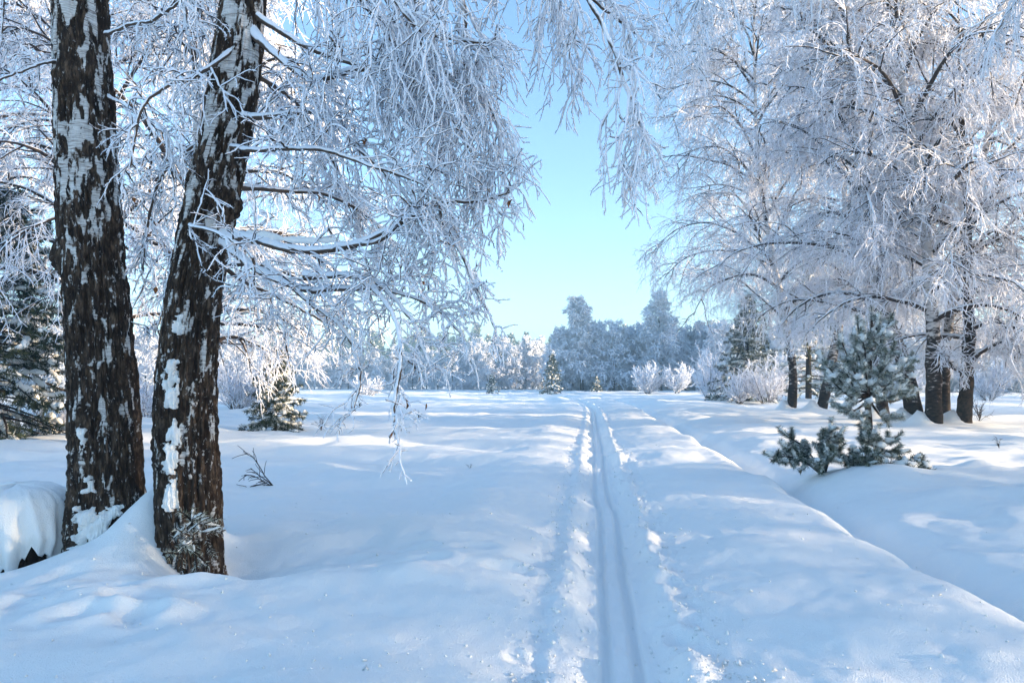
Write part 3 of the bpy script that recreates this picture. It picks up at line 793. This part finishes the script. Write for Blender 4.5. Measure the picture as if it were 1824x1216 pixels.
# young pine in the middle distance, built shoot by shoot
def young_pine():
    rng = rng_(9); Y = 10.1
    org = np.array(at(1546, 790, Y)); org[2] = gh(org[0], Y) - .1
    t = thing("young_pine", "young pine with snow clotted needles and a bare stem standing before the grove", "tree", tuple(org))
    c = resample([org, at(1548, 760, Y), at(1545, 705, Y), at(1550, 640, Y), at(1553, 570, Y)], 24)
    g = Geo(); tubes(g, c[None], lin(.062, .018, 24)[None], 10)
    build("trunk", local(g, org), M_bark_dark, t)
    ends = [ # tip (x, y), depth, start along the stem (photo y), snow
        (1448, 640, 9.97, 700), (1490, 610, 9.74, 690), (1500, 665, 9.52, 705), (1478, 722, 9.63, 712), (1530, 740, 9.41, 712), (1560, 700, 9.18, 705),
        (1618, 690, 10.08, 705), (1640, 700, 10.42, 700), (1600, 745, 9.74, 712), (1625, 655, 10.19, 690), (1595, 625, 9.86, 680), (1632, 640, 10.42, 680),
        (1520, 600, 10.42, 660), (1580, 640, 9.52, 690), (1540, 655, 9.41, 700), (1500, 700, 10.53, 700), (1570, 665, 10.64, 690),
        (1524, 580, 9.97, 640), (1536, 610, 9.63, 650), (1575, 600, 9.86, 640), (1590, 575, 10.19, 630), (1565, 575, 9.86, 620), (1515, 640, 9.74, 680), (1605, 665, 9.63, 700), (1520, 615, 9.86, 670), (1470, 680, 9.97, 706), (1460, 655, 10.30, 704)]
    gb = Geo(); gf = Geo(); gs = Geo()
    top = []
    for i, (x, y, d, sy) in enumerate(ends):
        s = at(1548, sy, Y); e = at(1550 + (x - 1550) * .84, y, d); m = (s + e) / 2; m[2] -= .10 + .04 * rng.random()
        B = resample([s, m, e], 12)[None]
        tubes(gb, B, lin(.018, .008, 12)[None], 6)
        L = np.array([np.linalg.norm(e - s)])
        S, D, tt, pi = kids(B, L, 8, .45, 1, .9, rng, .3, flat=.55); D[:, 2] += .1
        Q = grow(S, D, .11 + .06 * rng.random(len(S)), 6, 0, .08, rng)
        tipq = grow(B[:, -1], (B[:, -1] - B[:, -3]) + [0, 0, .02], [.15], 6, -.04, .05, rng)
        Q = np.concatenate([Q, tipq]); top.append(Q)
    P = np.concatenate(top)
    lead = grow(np.array([at(1553, 585, Y), at(1546, 600, Y), at(1560, 600, Y)]), np.array([[0, 0, 1.], [-.35, 0, 1], [.3, .1, 1]]), [.32, .27, .25], 6, 0, .03, rng)
    P = np.concatenate([P, lead])
    tubes(gb, P, lin(.008, .005, 7)[None] * np.ones((len(P), 1)), 5)
    add_needles(gf, P, 190, .066, .0042, rng, .72)
    shoot_snow(gs, P, .028, rng, frac=.6, K=8)
    for (x, y, d, r) in [(1588, 655, 9.52, .085), (1530, 670, 9.41, .075), (1583, 592, 9.97, .075), (1535, 598, 9.86, .06), (1560, 585, 9.97, .06), (1625, 668, 9.97, .07), (1485, 668, 9.63, .065), (1552, 712, 9.07, .07), (1608, 640, 10.08, .07)]:
        blob(gs, at(x, y, d), (r * .8, r * .7, r * .5), int(x), amp=.5, freq=2.5)
    build("branches", local(gb, org), M_bark_dark, t); build("needles", local(gf, org), [M_needle, M_needle_frost], t, smooth=False); build("snow_clumps", local(gs, org), M_snow, t)
    return t
young_pine()

def pine_bush(name, label, base, ends, seed, nk=90, snowr=.038, blobs=(), frost=.5, group=None, stem=.016, nl=.07, nsh=11):
    rng = rng_(seed)
    org = np.array(base, float)
    t = thing(name, label, "shrub", tuple(org), group)
    gb, gf, gs = Geo(), Geo(), Geo(); Ps = []
    for (x, y, d) in ends:
        e = at(x, y, d); m = (org + e) / 2; m[2] += .10
        B = resample([org, m, e], 12)[None]; tubes(gb, B, lin(stem, .008, 12)[None], 7)
        S, D, tt, pi = kids(B, None, nsh, .35, 1, .9, rng, .3, flat=.4); D[:, 2] += .15
        Q = grow(S, D, .11 + .07 * rng.random(len(S)), 6, 0, .1, rng)
        Ps += [Q, grow(B[:, -1], B[:, -1] - B[:, -3], [.2], 6, -.08, .05, rng)]
    P = np.concatenate(Ps); tubes(gb, P, lin(.009, .005, 7)[None] * np.ones((len(P), 1)), 5)
    add_needles(gf, P, nk * 2, nl, .0042 * nl / .07, rng, frost)
    shoot_snow(gs, P, snowr * .7, rng, frac=.42)
    for (x, y, d, r) in blobs: blob(gs, at(x, y, d), (r, r, r * .65), int(x), amp=.3)
    build("branches", local(gb, org), M_bark_dark, t); build("needles", local(gf, org), [M_needle, M_needle_frost], t, smooth=False); build("snow_clumps", local(gs, org), M_snow, t)
    return t
def buried(px, py, Y, dz=-.06):
    b = at(px, py, Y); b[2] = gh(b[0], b[1]) + dz
    return b
pine_bush("pine_bough", "low dark pine bough reaching left out of the snow below the young pine", buried(1468, 850, 9.5), [(1382, 812, 9.20), (1405, 798, 9.30), (1402, 822, 9.30), (1405, 778, 9.50), (1478, 768, 9.40), (1492, 782, 9.30), (1466, 786, 9.20), (1480, 815, 9.10), (1462, 828, 9.10), (1490, 806, 9.30)], 21, blobs=[(1480, 800, 9.30, .05)])
pine_bush("pine_bough", "low snow laden pine branches sprawling right at the foot of the young pine", buried(1535, 846, 9.5), [(1505, 815, 9.30), (1540, 770, 9.60), (1556, 776, 9.5), (1588, 782, 9.60), (1596, 806, 9.5), (1536, 812, 9.2), (1545, 828, 9.10), (1575, 832, 9.20), (1520, 830, 9.20), (1555, 812, 9.10)], 22,
          blobs=[(1545, 800, 9.30, .08), (1568, 792, 9.50, .07), (1590, 808, 9.50, .07), (1520, 795, 9.40, .05), (1575, 820, 9.30, .06)])
pine_bush("pine_sprig", "small pine sprig almost buried under a round cap of snow right of the young pine", buried(1620, 855, 9.30), [(1606, 836, 9.20), (1640, 826, 9.20), (1622, 838, 9.10)], 23, nk=50, frost=.2,
          blobs=[(1612, 832, 9.2, .16), (1642, 828, 9.25, .10), (1596, 842, 9.2, .13), (1626, 840, 9.25, .15)])

def spruce(name, label, base, H, Rb, seed, rows=14, per=9, nk=40, nl=.09, snow=.05, group=None, lean=0., cat="tree", nw=.006, sub=5, frost=.12, zlow=.05, nm=None, parts=True, shape=1.0, droop=.06):
    rng = rng_(seed); org = np.array(base, float)
    t = thing(name, label, cat, tuple(org), group)
    c = resample([org, org + [lean * .5, 0, H * .5], org + [lean, 0, H]], 12)
    g = Geo(); tubes(g, c[None], lin(.028 * H, .006 * H, 12)[None] * .8, 9); build("trunk", local(g, org), M_bark_dark, t)
    n = rows * per; s = zlow + (1 - zlow) * (np.arange(n) + rng.random(n)) / n
    x = s * 11; i = np.minimum(x.astype(int), 10); S = c[i] + (c[i + 1] - c[i]) * (x - i)[:, None]
    az = np.arange(n) * 2.39996 + rng.normal(0, .3, n); el = -.15 + .75 * s
    D = np.stack([np.cos(az) * np.cos(el), np.sin(az) * np.cos(el), np.sin(el)], 1)
    L = Rb * (1.03 - s) ** shape * (.7 + .5 * rng.random(n)) + .05 * Rb
    P1 = grow(S, D, L, 8, lin(droop, -droop * .7, 8), .06, rng)
    gb = Geo(); tubes(gb, P1, lin(.012, .004, 9)[None] * (.3 + L[:, None]), 5)
    S, D, tt, pi = kids(P1, L, sub, .2, 1, .7, rng, .2, flat=.8)
    P2 = grow(S, D, L[pi] * .32 * (1.2 - tt) + .06, 8, .05, .08, rng)
    P = np.concatenate([P1, P2])
    gf = Geo(); add_needles(gf, P, nk, nl, nw, rng, frost)
    gs = Geo(); shoot_snow(gs, P, snow * .8, rng, frac=.3, K=6)
    build("branches", local(gb, org), M_bark_dark, t); build("needles", local(gf, org), nm or [M_needle, M_needle_frost], t, smooth=False); build("snow_clumps", local(gs, org), M_snow, t)
    return t

def onsnow(px, Y, dz=-.05):
    x = (px - 912) / F * Y
    return np.array([x, Y, gh(x, Y) + dz])

spruce("spruce_tree", "small dark spruce with snow pads standing right of the leaning close trunk", onsnow(490, 20), 2.45, .92, 31, rows=12, per=9, nk=34, nl=.12, nw=.009, snow=.055, shape=.7)
spruce("pine_tree", "dark pine with drooping snowy boughs at the left picture edge", onsnow(-10, 17), 6.0, 2.3, 32, rows=15, per=10, nk=60, nl=.16, nw=.010, snow=.075, sub=9, shape=.5, zlow=.04, droop=.14, frost=.05)
spruce("spruce_tree", "tall snow draped spruce behind the leftmost grove trunk", onsnow(1332, 42), 6.4, 2.5, 33, rows=16, per=10, nk=34, nl=.2, nw=.014, snow=.075, sub=6, frost=.3)
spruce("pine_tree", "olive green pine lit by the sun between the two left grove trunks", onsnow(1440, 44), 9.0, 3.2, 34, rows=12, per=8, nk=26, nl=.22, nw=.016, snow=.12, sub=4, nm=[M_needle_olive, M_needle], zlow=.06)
spruce("spruce_tree", "dark spruce standing in front of the far wood at the bend of the track", onsnow(983, 78), 4.6, 1.7, 35, rows=10, per=8, nk=20, nl=.22, nw=.02, snow=.09, sub=4)
spruce("spruce_tree", "tiny spruce left of the bend before the far golden thicket", onsnow(876, 80), 2.3, 1.0, 36, rows=7, per=7, nk=14, nl=.2, nw=.02, snow=.08, sub=3)
spruce("spruce_tree", "tiny snowy spruce at the foot of the tall blue birch", onsnow(1063, 82), 1.8, .8, 37, rows=6, per=7, nk=12, nl=.2, nw=.02, snow=.1, sub=3)

# ------------------------------------------------------------------ shrubs
def shrub(name, label, base, H, W, seed, stems=16, n2=8, n3=6, tw=.014, group=None, spread=.5, mat_=None, barkm=None):
    rng = rng_(seed); org = np.array(base, float)
    t = thing(name, label, "shrub", tuple(org), group)
    az = rng.random(stems) * 6.283; sp = spread * rng.random(stems) ** .6
    D = np.stack([np.cos(az) * sp, np.sin(az) * sp, np.ones(stems)], 1)
    S = org + np.stack([np.cos(az) * W * .06, np.sin(az) * W * .06, np.zeros(stems)], 1)
    L = H * (.65 + .45 * rng.random(stems)) * (1 - .25 * sp)
    P1 = grow(S, D, L, 10, lin(-.01, .02, 10), .07, rng)
    g = Geo(); tubes(g, P1, lin(.02, .007, 11)[None] * (H / 3) ** .5 * np.ones((stems, 1)), 6)
    build("stems", local(g, org), barkm or M_limb, t)
    gt = Geo()
    S, D, tt, pi = kids(P1, L, n2, .08, 1, .6, rng, .3)
    L2 = L[pi] * .38 * (1.15 - .6 * tt) * (.6 + .7 * rng.random(len(tt)))
    P2 = grow(S, D, L2, 6, -.03, .1, rng); tubes(gt, P2, tw * lin(1.2, .6, 7)[None] * np.ones((len(P2), 1)), 4)
    S, D, tt, pi = kids(P2, L2, n3, .1, 1, .6, rng, .3)
    P3 = grow(S, D, L2[pi] * .35 * (.6 + .7 * rng.random(len(tt))) + .04, 3, 0, .12, rng); tubes(gt, P3, tw * lin(.9, .5, 4)[None] * np.ones((len(P3), 1)), 3)
    build("frosted_twigs", local(gt, org), mat_ or M_frost, t)
    return t
shrub("frosted_shrub", "round cream sunlit frosted bush at the right edge of the track bend", onsnow(1154, 74), 3.1, 3, 51, 34, 9, 7, .035, spread=.9, mat_=M_frost_far)
shrub("frosted_shrub", "narrower sunlit frosted bush just right of the round cream one", onsnow(1206, 73), 3.2, 2.6, 52, 22, 9, 7, .033, spread=.7, mat_=M_frost_far)
shrub("frosted_shrub", "blue shaded leafless bush with a dark stem right of the sunlit pair", onsnow(1262, 50), 3.9, 3, 53, 16, 10, 8, .022, spread=.8)
shrub("frosted_shrub", "low brownish bush left of the leftmost grove trunk", onsnow(1318, 38), 1.9, 2, 54, 26, 8, 6, .014, spread=.8)
shrub("frosted_shrub", "taller bare bush close left of the leftmost grove trunk", onsnow(1364, 38), 2.9, 2.4, 55, 24, 9, 7, .016, spread=.8)
shrub("frosted_shrub", "cream frosted bush seen under the hanging twigs left of the track", onsnow(655, 62), 2.3, 3, 56, 26, 8, 6, .028, spread=1.1, mat_=M_frost_far)
shrub("frosted_shrub", "blue frosted thicket between the two close trunks", onsnow(262, 26), 2.0, 3, 57, 30, 9, 7, .018, spread=1.3)
shrub("frosted_shrub", "low frosted thicket under the dark pine at the left edge", onsnow(95, 19), .8, 2, 58, 30, 8, 6, .01, spread=1.4)
shrub("frosted_shrub", "wide frosted bush behind the small dark spruce", onsnow(420, 34), 2.8, 3, 59, 30, 9, 7, .02, spread=1.2)
shrub("frosted_shrub", "dim frosted bush beyond the rightmost grove trunk", onsnow(1760, 46), 3.0, 3, 60, 30, 9, 7, .024, spread=1.1)
shrub("frosted_shrub", "dim frosted bush behind the stoutest grove trunk", onsnow(1600, 50), 3.0, 3, 61, 30, 9, 7, .024, spread=1.1)

# dry plants poking through the snow
def weed(name, label, px, py, H, seed, n=5, lean=(0, 0), tw=.0035, k2=5, group=None):
    rng = rng_(seed); Y = EYE * F / (py - HOR); org = onsnow(px, Y, -.02)
    t = thing(name, label, "plant", tuple(org), group)
    D = rng.normal(0, .35, (n, 3)); D[:, 2] = 1; D[:, 0] += lean[0]; D[:, 1] += lean[1]
    L = H * (.6 + .5 * rng.random(n))
    P = grow(np.repeat(org[None], n, 0), D, L, 9, lin(0, .12, 9), .12, rng)
    g = Geo(); tubes(g, P, tw * lin(1.3, .6, 10)[None] * np.ones((n, 1)), 5)
    build("stems", local(g, org), M_bark_dark, t)
    S, D, tt, pi = kids(P, L, k2, .2, 1, .7, rng, .3)
    g = Geo(); tubes(g, grow(S, D, L[pi] * .3, 4, .05, .1, rng), tw * lin(.8, .5, 5)[None] * np.ones((len(S), 1)), 4)
    build("side_twigs", local(g, org), M_bark_dark, t)
    return t
weed("dry_sapling", "bare bent sapling sticking out of the snow right of the leaning close trunk", 488, 868, .62, 61, 4, (-1.3, 0), .006, 9)
weed("dry_weeds", "pale dry weeds right of the small dark spruce", 572, 764, .5, 62, 14)
weed("dry_weeds", "faint weed tuft left of the ski track beside the first ripple", 745, 745, .3, 63, 8)
weed("dry_weeds", "thin weeds beyond the pine sprig on the right-hand snow", 1780, 806, .25, 64, 4)
weed("dry_weeds", "tangled bare twigs right of the rightmost grove trunk", 1745, 757, .9, 65, 12, (.3, 0), .006)
weed("dry_weeds", "tiny stalks in the near left snow beyond the sapling", 837, 826, .12, 66, 2)
weed("dry_weeds", "small dark weed tuft far out on the left-hand field", 640, 726, .4, 67, 8, (0, 0), .008)

# frost and snow crumbs dropped from the twigs
def crumbs():
    rng = rng_(88); n = 3000
    y = 3.1 + 12 * rng.random(n) ** 1.7; x = (rng.random(n) * 1.5 - .75) * y
    k = rng.random(n) < .45
    x = np.where(k, road_c(y) + rng.choice([-.42, .42], n) + rng.normal(0, .14, n), x)
    z = ground_h(x, y); r = (.0035 + .010 * rng.random(n) ** 3) * np.where(k, 1.25, .8)
    base = np.array([[1, 0, 0], [0, 1, 0], [-1, 0, 0], [0, -1, 0], [0, 0, 1], [0, 0, -1]], float)
    V = np.stack([x, y, z + r * .4], 1)[:, None] + base[None] * r[:, None, None] * (1 + .5 * rng.normal(0, 1, (n, 6, 1)))
    f = np.array([[0, 1, 4], [1, 2, 4], [2, 3, 4], [3, 0, 4], [1, 0, 5], [2, 1, 5], [3, 2, 5], [0, 3, 5]])
    o = build("snow_crumbs", Geo().add(V.reshape(-1, 3), (f[None] + 6 * np.arange(n)[:, None, None]).reshape(-1, 3)), M_snow)
    tag(o, "fine crumbs of frost and snow fallen on the snow surface", kind="stuff")
crumbs()
# small frosted pine sprig growing at the leaning birch's foot
b_ = at(338, 960, 5.02)
pine_bush("pine_sprig", "grey frosted pine sprig pressed against the foot of the leaning close trunk", b_, [(345, 940, 4.98), (362, 952, 4.97), (325, 990, 4.85), (350, 1000, 4.85)], 25, nk=22, snowr=.012, frost=.8, stem=.006, nl=.045, nsh=7)

# snow hood over a stump at the left edge
def snow_hood():
    Y = 5.75; rng = rng_(3)
    cx = at(28, 0, Y)[0]; top = at(0, 862, Y)[2]; zb = gh(cx, Y) - .1
    org = np.array([cx, Y, zb])
    t = thing("snowy_stump", "stump under a big smooth hood of snow at the left edge of the close birches", "stump", tuple(org))
    nu, nv = 150, 60
    U, Vv = np.meshgrid(np.arange(nu) * 2 * math.pi / nu, np.linspace(0, 1, nv))
    H = top - zb
    rad = .50 * np.sqrt(np.clip(1 - (1 - Vv) ** 3.0, 0, 1)) * (1 + .03 * np.sin(U * 2 + 1))
    low = H * (.80 + .24 * fbm(np.cos(U) * 5.4, np.sin(U) * 5.4, 0, 5, 3) )   # how far the hood hangs down
    z = top - Vv ** 1.6 * low
    rad = rad * (1 + .16 * sstep(.3, 1, Vv) * (noise(np.cos(U) * 6.6, np.sin(U) * 6.6, 2., 6)) ) * (1 - .12 * sstep(.8, 1, Vv))
    X = np.stack([cx + rad * np.cos(U), Y + .9 * rad * np.sin(U), z + .012 * fbm(np.cos(U) * 2, np.sin(U) * 2, Vv * 3, 3)], -1)
    k = np.arange(nu); k2 = (k + 1) % nu; i = (np.arange(nv - 1) * nu)[:, None]
    q = np.stack([i + k, i + nu + k, i + nu + k2, i + k2], -1).reshape(-1, 4)
    inner = X[-1] * 1.0; inner[:, 0] = cx + (inner[:, 0] - cx) * .8; inner[:, 1] = Y + (inner[:, 1] - Y) * .8; inner[:, 2] += .05
    V = np.vstack([X.reshape(-1, 3), inner]); b0 = (nv - 1) * nu; q2 = np.stack([b0 + k, b0 + nu + k, b0 + nu + k2, b0 + k2], -1)
    build("snow_hood", local(Geo().add(V, np.vstack([q, q2])), org), M_snow, t)
    g = Geo()
    n = 60; a = rng.random(n) * 6.28; r = .12 + .24 * rng.random(n)
    S = np.stack([cx + r * np.cos(a), Y + r * np.sin(a), np.full(n, zb)], 1); D = np.stack([np.cos(a) * .5, np.sin(a) * .5, np.ones(n)], 1)
    tubes(g, grow(S, D, .22, 6, .1, .2, rng), lin(.02, .008, 7)[None] * np.ones((n, 1)), 6)
    tubes(g, np.array([[[cx, Y, zb], [cx, Y, zb + H * .7]]]), np.array([[.3, .24]]), 18, cap=True)
    build("stump", local(g, org), M_bark_dark, t)
snow_hood()

# ------------------------------------------------------------------ the far edge of the clearing
far_protos = []
def far_birch(name, label, px, Y, H, W, seed, n1=34, n2=8, n3=8, n4=4, tw=.045, trunk_r=.2, group=None, zmin=.15, col=None):
    rng = rng_(seed); org = onsnow(px, Y, -.2)
    t = thing(name, label, "tree", tuple(org), group)
    c = resample([org, org + [.02 * H * rng.normal(), 0, .5 * H], org + [.04 * H * rng.normal(), 0, H]], 16)
    g = Geo(); tubes(g, c[None], lin(trunk_r, .03, 16)[None], 8); build("trunk", local(g, org), M_bark_dark, t)
    s = zmin + (1 - zmin) * (np.arange(n1) + rng.random(n1)) / n1
    x = s * 15; i = np.minimum(x.astype(int), 14); S = c[i]
    az = np.arange(n1) * 2.4 + rng.normal(0, .4, n1); el = .55 + .5 * s
    D = np.stack([np.cos(az) * np.cos(el), np.sin(az) * np.cos(el), np.sin(el)], 1)
    L = W * (1.05 - s * .7) * (.6 + .6 * rng.random(n1))
    P1 = grow(S, D, L, 8, lin(.0, .16, 8), .1, rng)
    gt = Geo(); tubes(gt, P1, lin(.07, .03, 9)[None] * np.ones((n1, 1)), 4)
    S, D, tt, pi = kids(P1, L, n2, .15, 1, .8, rng); L2 = L[pi] * .42 * (1.1 - .5 * tt) * (.6 + .6 * rng.random(len(tt)))
    P2 = grow(S, D, L2, 4, .05, .12, rng); tubes(gt, P2, tw * np.ones((len(P2), 5)), 3)
    S, D, tt, pi = kids(P2, L2, n3, .1, 1, .8, rng); L3 = .25 + L2[pi] * .4 * (.4 + rng.random(len(tt)))
    P3 = grow(S, D, L3, 3, .22, .12, rng); tubes(gt, P3, tw * lin(1, .5, 4)[None] * np.ones((len(P3), 1)), 3)
    if n4:
        S, D, tt, pi = kids(P3, L3, n4, .1, 1, .7, rng)
        P4 = grow(S, D, L3[pi] * .35, 2, .1, .12, rng); tubes(gt, P4, tw * lin(.9, .4, 3)[None] * np.ones((len(P4), 1)), 3)
    build("frosted_crown", local(gt, org), col or M_frost_far, t)
    return t
far_birch("birch_tree", "broad blue shaded birch rising above the far wood straight ahead", 1036, 100, 13.4, 5.0, 301, 70, 10, 9, 5, .05, .3)
far_birch("birch_tree", "tall blue birch with tufted top standing right of the broad one", 1176, 98, 14.0, 5.0, 302, 52, 9, 9, 5, .05, .3)

def far_pine_proto(seed, H=14, R=2.6, low=.12):
    rng = rng_(seed)
    t = thing("pine_tree", "pine of the distant forest edge with frosted top", "tree", (0, 0, 0))
    g = Geo(); c = resample([np.zeros(3), np.array([.2, 0, H * .5]), np.array([0, 0, H])], 8); tubes(g, c[None], lin(.22, .04, 8)[None], 6); build("trunk", g, M_bark_dark, t)
    n = 130; s = low + (1 - low) * (np.arange(n) + rng.random(n)) / n
    S = np.stack([0 * s, 0 * s, s * H], 1); az = rng.random(n) * 6.28; el = .1 + .5 * s
    D = np.stack([np.cos(az) * np.cos(el), np.sin(az) * np.cos(el), np.sin(el)], 1)
    L = R * (1.12 - s) ** .6 * (.5 + .7 * rng.random(n))
    P = grow(S, D, L, 5, .03, .1, rng); gf = Geo()
    add_needles(gf, P, 34, .6, .09, rng, .35)
    gs = Geo(); shoot_snow(gs, P, .16, rng, frac=.5, K=5)
    build("needles", gf, [M_needle, M_needle_frost], t, smooth=False); build("snow_clumps", gs, M_snow, t)
    return t
fp = [far_pine_proto(401), far_pine_proto(402, 15, 2.2, .3), far_pine_proto(403, 13, 2.4, .1)]
fr = rng_(404)
first = set()
def put(proto, x, y, s, group, label):
    i = id(proto)
    o = proto if i not in first else copy_tree(proto)
    first.add(i)
    o.location = (x, y, gh(x, y) - .3); o.rotation_euler = (0, 0, fr.random() * 6.28); o.scale = (s, s, s * (.9 + .2 * fr.random()))
    tag(o, label, "tree", group)
    return o
for row in range(3):
    for k in range(78):
        px = 380 + k * 12.2 + fr.normal(0, 5); Y = 205 + row * 9 + fr.normal(0, 3)
        if px > 1330: continue
        put(fp[int(fr.integers(0, 3))], (px - 912) / F * Y, Y, 1.0 + .12 * fr.normal(), "pines of the distant forest edge", "pine of the distant forest edge along the skyline")
# frosted deciduous trees before the forest: sunlit on the left, in shade on the right
fb = rng_(405)
protos = [far_birch("frosted_tree", "x", 900, 120, 8.0, 3.4, 310 + i, 34, 8, 7, 3, .055, .12, zmin=.02) for i in range(3)]
for p in protos: p.location = (0, 0, 0)
def put2(proto, px, Y, s, group, label, zs=1.0):
    i = id(proto); o = proto if i not in first else copy_tree(proto); first.add(i)
    x = (px - 912) / F * Y
    o.location = (x, Y, gh(x, Y) - .2); o.rotation_euler = (0, 0, fb.random() * 6.28); o.scale = (s, s, s * zs)
    tag(o, label, "tree", group)
golden = [(575,122,.8),(620,122,.85),(665,124,.9),(680,118,.7),(760,126,.95),(780,119,.8),(820,126,1.),(855,127,1.1),(905,128,1.1),(950,126,1.05),(925,124,.9),(540,125,.9),(495,125,.9),(500,118,.7),(975,122,.8),(710,127,1.),(560, 120, .9), (600, 128, .8), (700, 118, .8), (735, 125, .75), (805, 118, .85), (840, 122, 1.05), (868, 118, .95), (893, 126, 1.15), (915, 120, .9), (938, 122, 1.1), (962, 128, 1.15), (985, 120, .95), (640, 125, .8), (520, 120, .9), (470, 115, .9)]
for i, (px, Y, s) in enumerate(golden):
    put2(protos[i % 3], px, Y, s, "sunlit frosted trees left of the track's end", "golden frosted tree of the thicket left of the track's end")
for i in range(44):
    px = 1000 + i * 7.2 + fb.normal(0, 5); Y = 100 + fb.random() * 8
    put2(protos[i % 3], px, Y, .98 + .25 * fb.random(), "blue shaded trees right of the track's end", "blue shaded frosted tree in the wood right of the track's end")
for i in range(30):
    px = 1290 + i * 24 + fb.normal(0, 8); Y = 80 + fb.random() * 14
    put2(protos[i % 3], px, Y, .9 + .3 * fb.random(), "dim frosted trees seen through the grove", "dim frosted tree seen through the right-hand grove")
for i in range(16):
    px = -60 + i * 32 + fb.normal(0, 8); Y = 70 + fb.random() * 14
    put2(protos[i % 3], px, Y, .8 + .3 * fb.random(), "frosted trees far behind the close pair", "frosted tree far behind the close pair of birches")

# ------------------------------------------------------------------ trees outside the picture on the right, whose shade lies over the near snow
def shade_tree(src, x, y, s, rot):
    o = copy_tree(src)
    o.location = (x, y, gh(x, y) - .2); o.rotation_euler = (0, 0, rot); o.scale = (s, s, s)
    tag(o, "frosted tree of the wood beside the way, outside the picture on the right", "tree", "wood beside the way outside the picture")
SH = [('A', 36, 97, 1.2, 1), ('B', 41, 94, 1.2, 2), ('E', 46, 97, 1.2, 3), ('A', 48, 91, 1.25, 4), ('B', 54, 94, 1.2, 5), ('D', 44, 90, 1.1, 0), ('E', 52, 88, 1.2, 1),
      ('A', 44, 25, .6, 0), ('B', 48, 34, .65, 1), ('E', 52, 40, .7, 2), ('D', 58, 46, .7, 3), ('A', 66, 48, .8, 4), ('E', 50, 20, .6, 2), ('B', 38, 30, .6, 3), ('A', 56, 56, .75, 1), ('D', 63, 40, .9, 2), ('E', 40, 44, .6, 5), ('F', 36, 20, .8, 1),
      ('A', 13, 6.2, 1.0, 1), ('B', 19, 1.5, .8, 2), ('D', 19, -5, 1, 0), ('B', 26, 4.2, 1, 4), ('D', 28, -3, 1.1, 1.5), ('F', 15, -7, 1.1, 3), 
      ('E', 21, 12, .6, 1.7), ('B', 25, 16, .6, 2.7), ('D', 23, 18.5, .6, .6), ('B', 30, 0, 1, 2.1), ('B', 36, -4, 1.1, 2)]
for k, x, y, s, r in SH: shade_tree(grove[k], x, y, s, r)
print("objects", len(bpy.data.objects), "tris", sum(len(o.data.polygons) for o in bpy.data.objects if o.type == 'MESH') )

# ------------------------------------------------------------------ cold air over the clearing
def make_haze():
    m = bpy.data.materials.new("cold air"); m.use_nodes = True
    n, l = m.node_tree.nodes, m.node_tree.links
    n.clear()
    out = n.new("ShaderNodeOutputMaterial"); v = n.new("ShaderNodeVolumePrincipled")
    v.inputs["Color"].default_value = (.42, .74, 1.0, 1); v.inputs["Density"].default_value = .0023; v.inputs["Anisotropy"].default_value = 0.0
    l.new(v.outputs[0], out.inputs["Volume"])
    x0, x1, y0, y1, z0, z1 = -275, 275, -165, 530, -3, 32
    V = [(x, y, z) for z in (z0, z1) for y in (y0, y1) for x in (x0, x1)]
    Fq = [[0, 2, 3, 1], [4, 5, 7, 6], [0, 1, 5, 4], [2, 6, 7, 3], [0, 4, 6, 2], [1, 3, 7, 5]]
    o = build("haze", Geo().add(V, Fq), m, smooth=False)
    tag(o, "thin cold blue haze over the whole clearing", kind="stuff")
make_haze()
